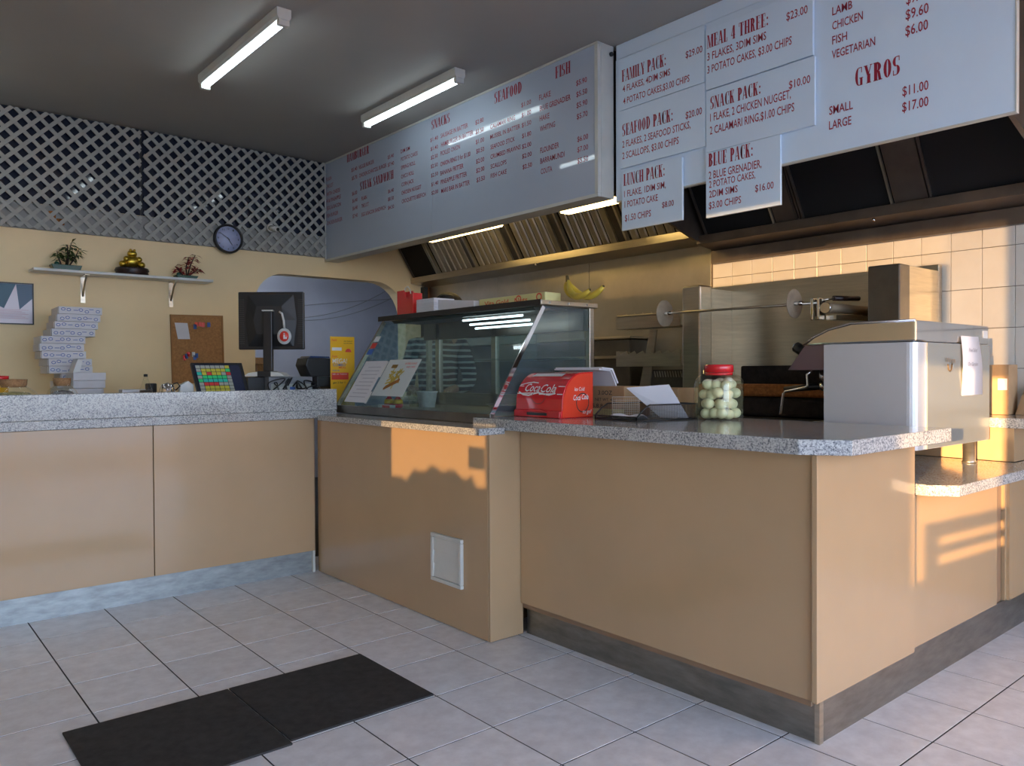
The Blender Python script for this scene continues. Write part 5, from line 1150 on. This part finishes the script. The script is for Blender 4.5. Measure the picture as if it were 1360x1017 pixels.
part('glass', MB().lathe([(.036, 0), (.037, .10), (.034, .13), (.016, .185), (.010, .205)], 1.305, 4.86, ZL, seg=20), 'jar_glass', t)
part('sauce', MB().lathe([(1e-5, .002), (.032, .002), (.033, .128), (1e-5, .129)], 1.305, 4.86, ZL, seg=20), 'wood_dark', t)
part('cap', MB().lathe([(.011, .2055), (.011, .220), (1e-5, .221)], 1.305, 4.86, ZL, seg=14), 'black', t)
t = thing('steel_milk_jug', 'small stainless steel milk jug left of the touch screen', 'jug', (1.42, 4.86, ZL))
part('body', MB().lathe([(.044, 0), (.047, .06), (.042, .13), (.034, .158), (1e-5, .170)], 1.425, 4.86, ZL, seg=24), 'chrome', t)
part('handle', MB().tube([(1.468, 4.85, 1.09), (1.490, 4.84, 1.115), (1.475, 4.84, 1.135), (1.455, 4.85, 1.128)], .004, 6), 'black', t)
single('black_cup', MB().lathe([(.030, 0), (.032, .16), (.028, .165), (1e-5, .165)], 1.372, 5.00, ZL, seg=18), 'black', 'black cup beside the steel milk jug', 'cup', (1.372, 5.0, ZL))
single('napkin_holder', MB().prism([(1.49, ZL), (1.58, ZL), (1.575, 1.12), (1.545, 1.145), (1.50, 1.12)], 4.86, 4.9, 'y'), 'white', 'small pale napkin holder between jug and touch screen', 'holder', (1.53, 4.88, ZL))

# touch screen till
t = thing('touch_screen', 'tilted black touch screen till showing coloured buttons', 'touch screen', (1.75, 4.88, ZL))
TS = Matrix.Translation((1.735, 4.80, 1.07)) @ Matrix.Rotation(math.radians(2), 4, 'Z') @ Matrix.Rotation(math.radians(-32), 4, 'X') @ Matrix.Shear('XZ', 4, (0, 0))
part('bezel', MB().box(-.155, .165, 0, .022, -.02, .22, T=TS), 'black', t, bevel=.004)
part('display', MB().box(-.140, .140, -.0022, -.0004, -.005, .203, T=TS), 'screen_dark', t)
part('stand', BX(1.68, 1.80, 4.86, 4.99, ZL, 1.06), 'black', t, bevel=.004)
gridc = ['wwwwwwy', 'wyyyyyg', 'tyryywr', 'wgggggw', 'gtttttw', 'wrrrwww', 'wyyyyyw', 'wyyyyyw']
for key, mm in (('y', 'px_y'), ('g', 'px_g'), ('r', 'px_r'), ('w', 'px_w'), ('t', 'px_t')):
    mb = MB()
    for r_, row in enumerate(gridc):
        for c_, ch in enumerate(row):
            if ch == key: x = -.134 + c_ * .030; z = .176 - r_ * .0245; mb.box(x, x + .0265, -.0036, -.0025, z, z + .021, T=TS)
    o = part('screen_buttons', mb, mm, t); o['kind'] = 'stuff'
# till box, monitor, printer
t = thing('till_box', 'grey and black till computer box full of cables under the monitor', 'computer', (2.1, 4.92, ZL))
part('case', BX(1.912, 2.02, 4.86, 5.0, ZL, 1.166), 'black', t, bevel=.004)
part('rear_panel', BX(2.021, 2.32, 4.80, 5.0, ZL, 1.166), 'grey_plastic', t, bevel=.003)
part('port_strip', BX(2.035, 2.31, 4.797, 4.7995, .99, 1.120), mat('port_plate', (.42, .45, .42), .4), t)
for x, c in ((2.09, 'trim'), (2.16, 'blue_ink'), (2.24, 'trim')): part('port', BX(x, x + .035, 4.793, 4.7965, 1.06, 1.10), c, t)
mb = MB(); rr = random.Random(8)
for k in range(9):
    p0 = Vector((2.04 + .034 * k, 4.785, 1.09 + rr.uniform(-.02, .02))); p = [p0]; 
    for j in range(4): p.append(Vector((p0.x + rr.uniform(-.05, .07), 4.755 + rr.uniform(-.015, .018), 1.145 - .035 * j + rr.uniform(-.02, .02))))
    q = []
    for i in range(len(p) - 1):
        a0, a1, a2, a3 = p[max(0, i - 1)], p[i], p[i + 1], p[min(len(p) - 1, i + 2)]
        for s_ in range(5):
            f = s_ / 5; q.append(.5 * ((2 * a1) + (a2 - a0) * f + (2 * a0 - 5 * a1 + 4 * a2 - a3) * f * f + (3 * a1 - a0 - 3 * a2 + a3) * f ** 3))
    mb.tube(q, .0042, 6)
part('cables', mb, 'black', t)
t = thing('monitor', 'black computer monitor seen from behind on a black and white stand', 'monitor', (2.09, 4.92, 1.167))
TM = Matrix.Translation((2.09, 4.915, 1.53)) @ Matrix.Rotation(math.radians(-40), 4, 'Z')
part('shell', MB().box(-.213, .213, -.005, .022, -.187, .187, T=TM), 'black', t, bevel=.006)
bk = MB().add([(-.15, -.0055, -.17), (.15, -.0055, -.17), (.17, -.0055, 0), (.15, -.0055, .17), (-.15, -.0055, .17), (-.17, -.0055, 0), (-.08, -.05, -.09), (.08, -.05, -.09), (.10, -.05, 0), (.08, -.05, .09), (-.08, -.05, .09), (-.10, -.05, 0)],
    [(i, (i + 1) % 6, 6 + (i + 1) % 6, 6 + i) for i in range(6)] + [(6, 7, 8, 9, 10, 11), (0, 5, 4, 3, 2, 1)], T=TM)
part('rear_bulge', bk, mat('monitor_back', (.022, .022, .024), .45), t, bevel=.004)
for s_ in (-1, 1):
    v_ = MB()
    for k in range(22): z = -.15 + k * .0135; v_.box(s_ * .190 - .015, s_ * .190 + .015, -.0075, -.0053, z, z + .005, T=TM)
    part('vent_slots', v_, mat('vent_grey', (.04, .04, .04), .5), t)
part('neck', MB().box(-.030, .030, -.085, -.052, -.33, .055, T=TM), 'black', t, bevel=.006)
part('neck_cap', MB().box(-.034, .034, -.0885, -.050, .056, .064, T=TM), 'trim', t)
part('foot', MB().prism([(-.135, -.362), (.135, -.362), (.10, -.338), (.045, -.331), (-.045, -.331), (-.10, -.338)], -.16, -.02, 'y', T=TM), 'trim', t, bevel=.003)
part('foot_centre', MB().box(-.042, .042, -.164, -.0165, -.363, -.328, T=TM), 'black', t, bevel=.002)
t = thing('round_badge_tag', 'round white and red figure tag hanging on the back of the monitor', 'tag', (2.14, 4.80, 1.4))
TT_ = Matrix.Translation((2.125, 4.795, 1.425)) @ Matrix.Rotation(math.radians(-35), 4, 'Z') @ Matrix.Rotation(math.radians(90), 4, 'X')
part('disc', MB().lathe([(.052, 0), (.052, .004), (1e-5, .004)], seg=30, T=TT_ @ Matrix.Diagonal((.85, 1, 1, 1))), 'white', t)
part('red_field', MB().lathe([(.034, .0042), (.034, .0052), (1e-5, .0052)], seg=30, T=TT_ @ Matrix.Diagonal((.85, 1, 1, 1))), 'flat_red_print', t)
part('figure_mark', MB().box(-.005, .005, -.018, .010, .0054, .0058, T=TT_).box(.007, .016, -.018, -.004, .0054, .0058, T=TT_).lathe([(.005, .0054), (.005, .0058), (1e-5, .0058)], 0, 0, 0, 10, T=TT_ @ Matrix.Translation((0, .017, 0))), 'white_print', t)
part('strap', MB().tube([TT_ @ Vector((0, .05, .002)), TT_ @ Vector((-.002, .10, .006)), TT_ @ Vector((-.012, .145, .008)), TT_ @ Vector((-.030, .158, .000))], [.007, .007, .007, .006], 6), 'white', t)
t = thing('receipt_printer', 'black receipt printer right of the monitor foot', 'printer', (2.34, 4.86, 1.12))
part('stand', BX(2.325, 2.45, 4.74, 4.95, 1.10, 1.165), 'black', t, bevel=.003)
part('stand_leg', MB().box(2.33, 2.345, 4.76, 4.93, ZL, 1.099).box(2.43, 2.445, 4.76, 4.93, ZL, 1.099), 'black', t)
part('body', MB().prism([(2.27, 1.1665), (2.44, 1.1665), (2.435, 1.21), (2.415, 1.285), (2.25, 1.287), (2.235, 1.24)], 4.72, 4.88, 'y'), 'black', t, bevel=.006)
part('cover', MB().prism([(2.262, 1.289), (2.41, 1.287), (2.405, 1.297), (2.275, 1.299)], 4.73, 4.87, 'y'), mat('printer_blue_cover', (.02, .04, .12), .15), t)
single('shelf_ledge', BX(2.52, 3.1, 7.3, 7.5, 1.28, 1.34), 'cork', 'brown wooden ledge in the blue room beyond the arch', 'ledge', (2.8, 7.4, 1.28))
single('ledge_leg', BX(2.98, 3.05, 7.35, 7.45, 0, 1.279), 'cork', 'wooden post under the ledge in the blue room', 'post', (3.0, 7.4, 0))
# promo card
t = thing('promo_card', 'tall bright yellow promotional card with mega meal print beside the till', 'card', (2.52, 4.7, ZL))
c0 = Vector((2.405, 4.715, ZL)); ux = Vector((.990, -.05, 0)).normalized(); nx = Vector((-.05, -.99, 0)).normalized(); Wc = .172; Hc = .462
def cq(a0, a1, z0, z1, h=0, th=.003): 
    mb = MB(); P = [c0 + ux * (a * Wc) + Vector((0, 0, z * Hc)) for a, z in ((a0, z0), (a1, z0), (a1, z1), (a0, z1))]
    return mb.add([p + nx * h for p in P] + [p + nx * (h + th) for p in P], [(0, 1, 2, 3), (4, 5, 6, 7), (0, 1, 5, 4), (1, 2, 6, 5), (2, 3, 7, 6), (3, 0, 4, 7)])
part('card', cq(0, 1, 0, 1), 'yellow', t)
part('printed_field', cq(.04, .74, .385, .485, .0032, .0006), 'flat_red_print', t)
part('printed_field', cq(.06, .46, .80, .845, .0032, .0006), 'white_print', t)
def ct(s_, a, z, w, h, m_, sh=0):
    part('lettering', text_on(MB(), s_, c0 + ux * (a * Wc) + Vector((0, 0, z * Hc)) + nx * .0044, tuple(ux), (0, 0, 1), w * Wc, h * Hc, shear=sh), m_, t)
ct('MEGA!', .08, .62, .60, .065, 'white_print'); ct('COMBO', .10, .575, .52, .04, 'blue_ink'); ct('MEAL', .34, .545, .30, .026, 'flat_red_print')
ct('hot', .06, .935, .20, .035, 'flat_red_print'); ct('hot', .08, .705, .20, .03, 'flat_red_print'); ct('your choice of', .55, .93, .36, .018, 'ink'); ct('any two sides', .55, .90, .36, .016, 'ink')
ct('SEE US TODAY', .07, .455, .62, .018, 'white_print'); ct('get 2 for 1', .09, .33, .5, .026, 'ink'); ct('NOW ON', .08, .505, .28, .02, 'blue_ink')
mb = MB().add([c0 + ux * ((.74 + .13 * math.cos(a * math.pi / 8)) * Wc) + Vector((0, 0, (.78 + .05 * math.sin(a * math.pi / 8)) * Hc)) + nx * .0038 for a in range(9)], [tuple(range(9))]); part('printed_badge', mb, 'flat_red_print', t)

# ------------------------------------------------------------------ person behind the cabinet
def skin_mesh(name, nodes, edges, m, parent, sub=2, root=0):
    off = WORLD[parent.name]; me = bpy.data.meshes.new(name)
    me.from_pydata([tuple(Vector(p[:3]) - off) for p in nodes], edges, []); o = bpy.data.objects.new(name, me); COL.objects.link(o); o.parent = parent
    sk = o.modifiers.new('skin', 'SKIN'); sk.use_smooth_shade = True
    for i, p in enumerate(nodes):
        v = me.skin_vertices[0].data[i]; v.radius = (p[3], p[4] if len(p) > 4 else p[3]); v.use_root = (i == root)
    sb = o.modifiers.new('sub', 'SUBSURF'); sb.levels = sub; sb.render_levels = sub
    dg = bpy.context.evaluated_depsgraph_get(); bpy.context.view_layer.update(); dg = bpy.context.evaluated_depsgraph_get()
    nm = bpy.data.meshes.new_from_object(o.evaluated_get(dg)); o.modifiers.clear(); o.data = nm; bpy.data.meshes.remove(me)
    nm.materials.clear(); nm.materials.append(M[m]); nm.polygons.foreach_set('use_smooth', [True] * len(nm.polygons)); WORLD[o.name] = off
    return o
PX, PY = 3.20, 4.63
pr = thing('person', 'person in a navy and white striped top with short black hair behind the glass cabinet', 'person', (PX, PY, 0))
F = Vector((-.72, -.69, 0)); Rt = Vector((-F.y, F.x, 0)) * -1   # faces the counter; Rt is the person's right... screen left/right
S_ = Vector((.69, -.72, 0))   # towards screen right
def P(s_, f, z, r, r2=None): v = Vector((PX, PY, 0)) + S_ * s_ + F * f; return (v.x, v.y, z, r) if r2 is None else (v.x, v.y, z, r, r2)
nodes = [P(0, 0, .93, .15, .11), P(0, 0, 1.08, .125, .10), P(0, .0, 1.25, .15, .105), P(0.01, .01, 1.38, .13, .09), P(.03, .03, 1.46, .055), P(.06, .055, 1.53, .055), P(.09, .07, 1.585, .078, .088), P(.095, .065, 1.655, .083, .092), P(.095, .055, 1.705, .055, .06)]
edges = [(i, i + 1) for i in range(8)]
def limb(start, pts):
    prev = start
    for p in pts: nodes.append(p); edges.append((prev, len(nodes) - 1)); prev = len(nodes) - 1
    return prev
for sgn in (-1, 1):
    e = limb(3, [P(sgn * .165, 0, 1.375, .058), P(sgn * (.225 if sgn > 0 else .21), .0, 1.20, .045), P(sgn * (.235 if sgn > 0 else .21), .02, 1.11, .040), P(sgn * .19, .10, 1.085, .034), P(sgn * .13, .18, 1.07, .026), P(sgn * .12, .215, 1.065, .030, .020), P(sgn * .115, .25, 1.06, .028, .016)])
    hx_, hf, hz = sgn * .115, .255, 1.06
    for k in range(4):
        o_ = (k - 1.5) * .017; l = (.060, .072, .068, .052)[k]
        limb(e, [P(hx_ + o_, hf + .01, hz, .009), P(hx_ + o_ * 1.1, hf + .01 + l * .5, hz - .004, .0085), P(hx_ + o_ * 1.1, hf + .01 + l * .85, hz - .022, .007)])
    limb(e - 1, [P(hx_ - sgn * .028, hf - .03, hz - .008, .011), P(hx_ - sgn * .046, hf - .005, hz - .016, .009), P(hx_ - sgn * .05, hf + .02, hz - .024, .008)])
    limb(0, [P(sgn * .09, 0, .86, .085), P(sgn * .10, .01, .50, .058), P(sgn * .10, -.01, .28, .05), P(sgn * .10, -.02, .09, .036), P(sgn * .105, .03, .045, .035), P(sgn * .11, .13, .035, .03)])
skin_mesh('body', nodes, edges, 'skin', pr)
# face
hd = Vector(P(.092, .07, 1.62, 0)[:3])
fc = MB().ball(hd + F * .088 + Vector((0, 0, -.012)), .013, 8, 6, (1, 1, 1.5))
for sgn in (-1, 1): fc.ball(hd + S_ * (sgn * .086) + Vector((0, 0, -.01)), .018, 8, 6, (.6, .8, 1.3))
part('nose_and_ears', fc, 'skin', pr)
ey = MB()
for sgn in (-1, 1): ey.ball(hd + F * .078 + S_ * (sgn * .031) + Vector((0, 0, .008)), .010, 8, 6)
part('eyes', ey, 'ink', pr)
part('mouth', MB().ball(hd + F * .078 + Vector((0, 0, -.048)), .016, 8, 6, (1, 1, .3)), 'flat_red_print', pr)
hm = MB().ball(hd + F * -.018 + Vector((0, 0, .035)), .108, 22, 14, (1.0, 1.0, .92)).ball(hd + F * -.045 + Vector((0, 0, -.02)), .085, 16, 10, (1, 1, 1.1)).ball(hd + F * .040 + Vector((0, 0, .085)), .055, 14, 8, (1.1, 1.0, .6))
part('hair', hm, 'hair', pr)
sn = [P(0, 0, .86, .165, .125), P(0, 0, 1.08, .15, .118), P(0, 0, 1.25, .172, .122), P(0, .01, 1.385, .14, .102), P(0, .02, 1.43, .085)]
se = [(0, 1), (1, 2), (2, 3), (3, 4)]
for sgn in (-1, 1):
    prev = 3
    for p in [P(sgn * .165, 0, 1.38, .072), P(sgn * (.228 if sgn > 0 else .213), .0, 1.20, .060), P(sgn * (.238 if sgn > 0 else .213), .02, 1.105, .054), P(sgn * .19, .10, 1.085, .046), P(sgn * .145, .155, 1.074, .038)]:
        sn.append(p); se.append((prev, len(sn) - 1)); prev = len(sn) - 1
skin_mesh('striped_top', sn, se, 'stripes', pr)
tn = [P(0, 0, .95, .158, .118), P(0, 0, .88, .16, .12)]; te = [(0, 1)]
for sgn in (-1, 1):
    prev = 1
    for p in [P(sgn * .09, 0, .80, .10), P(sgn * .10, .01, .50, .078), P(sgn * .10, -.01, .28, .068), P(sgn * .10, -.02, .10, .06)]:
        tn.append(p); te.append((prev, len(tn) - 1)); prev = len(tn) - 1
skin_mesh('trousers', tn, te, 'trousers', pr, 1)
sh = MB()
for sgn in (-1, 1):
    c_ = Vector(P(sgn * .108, .05, .040, 0)[:3]); TT2 = Matrix.Translation(c_) @ Matrix.Rotation(math.atan2(F.y, F.x), 4, 'Z')
    sh.ball((0, 0, 0), .05, 12, 8, (2.4, .95, .78), T=TT2)
part('shoes', sh, 'black', pr)
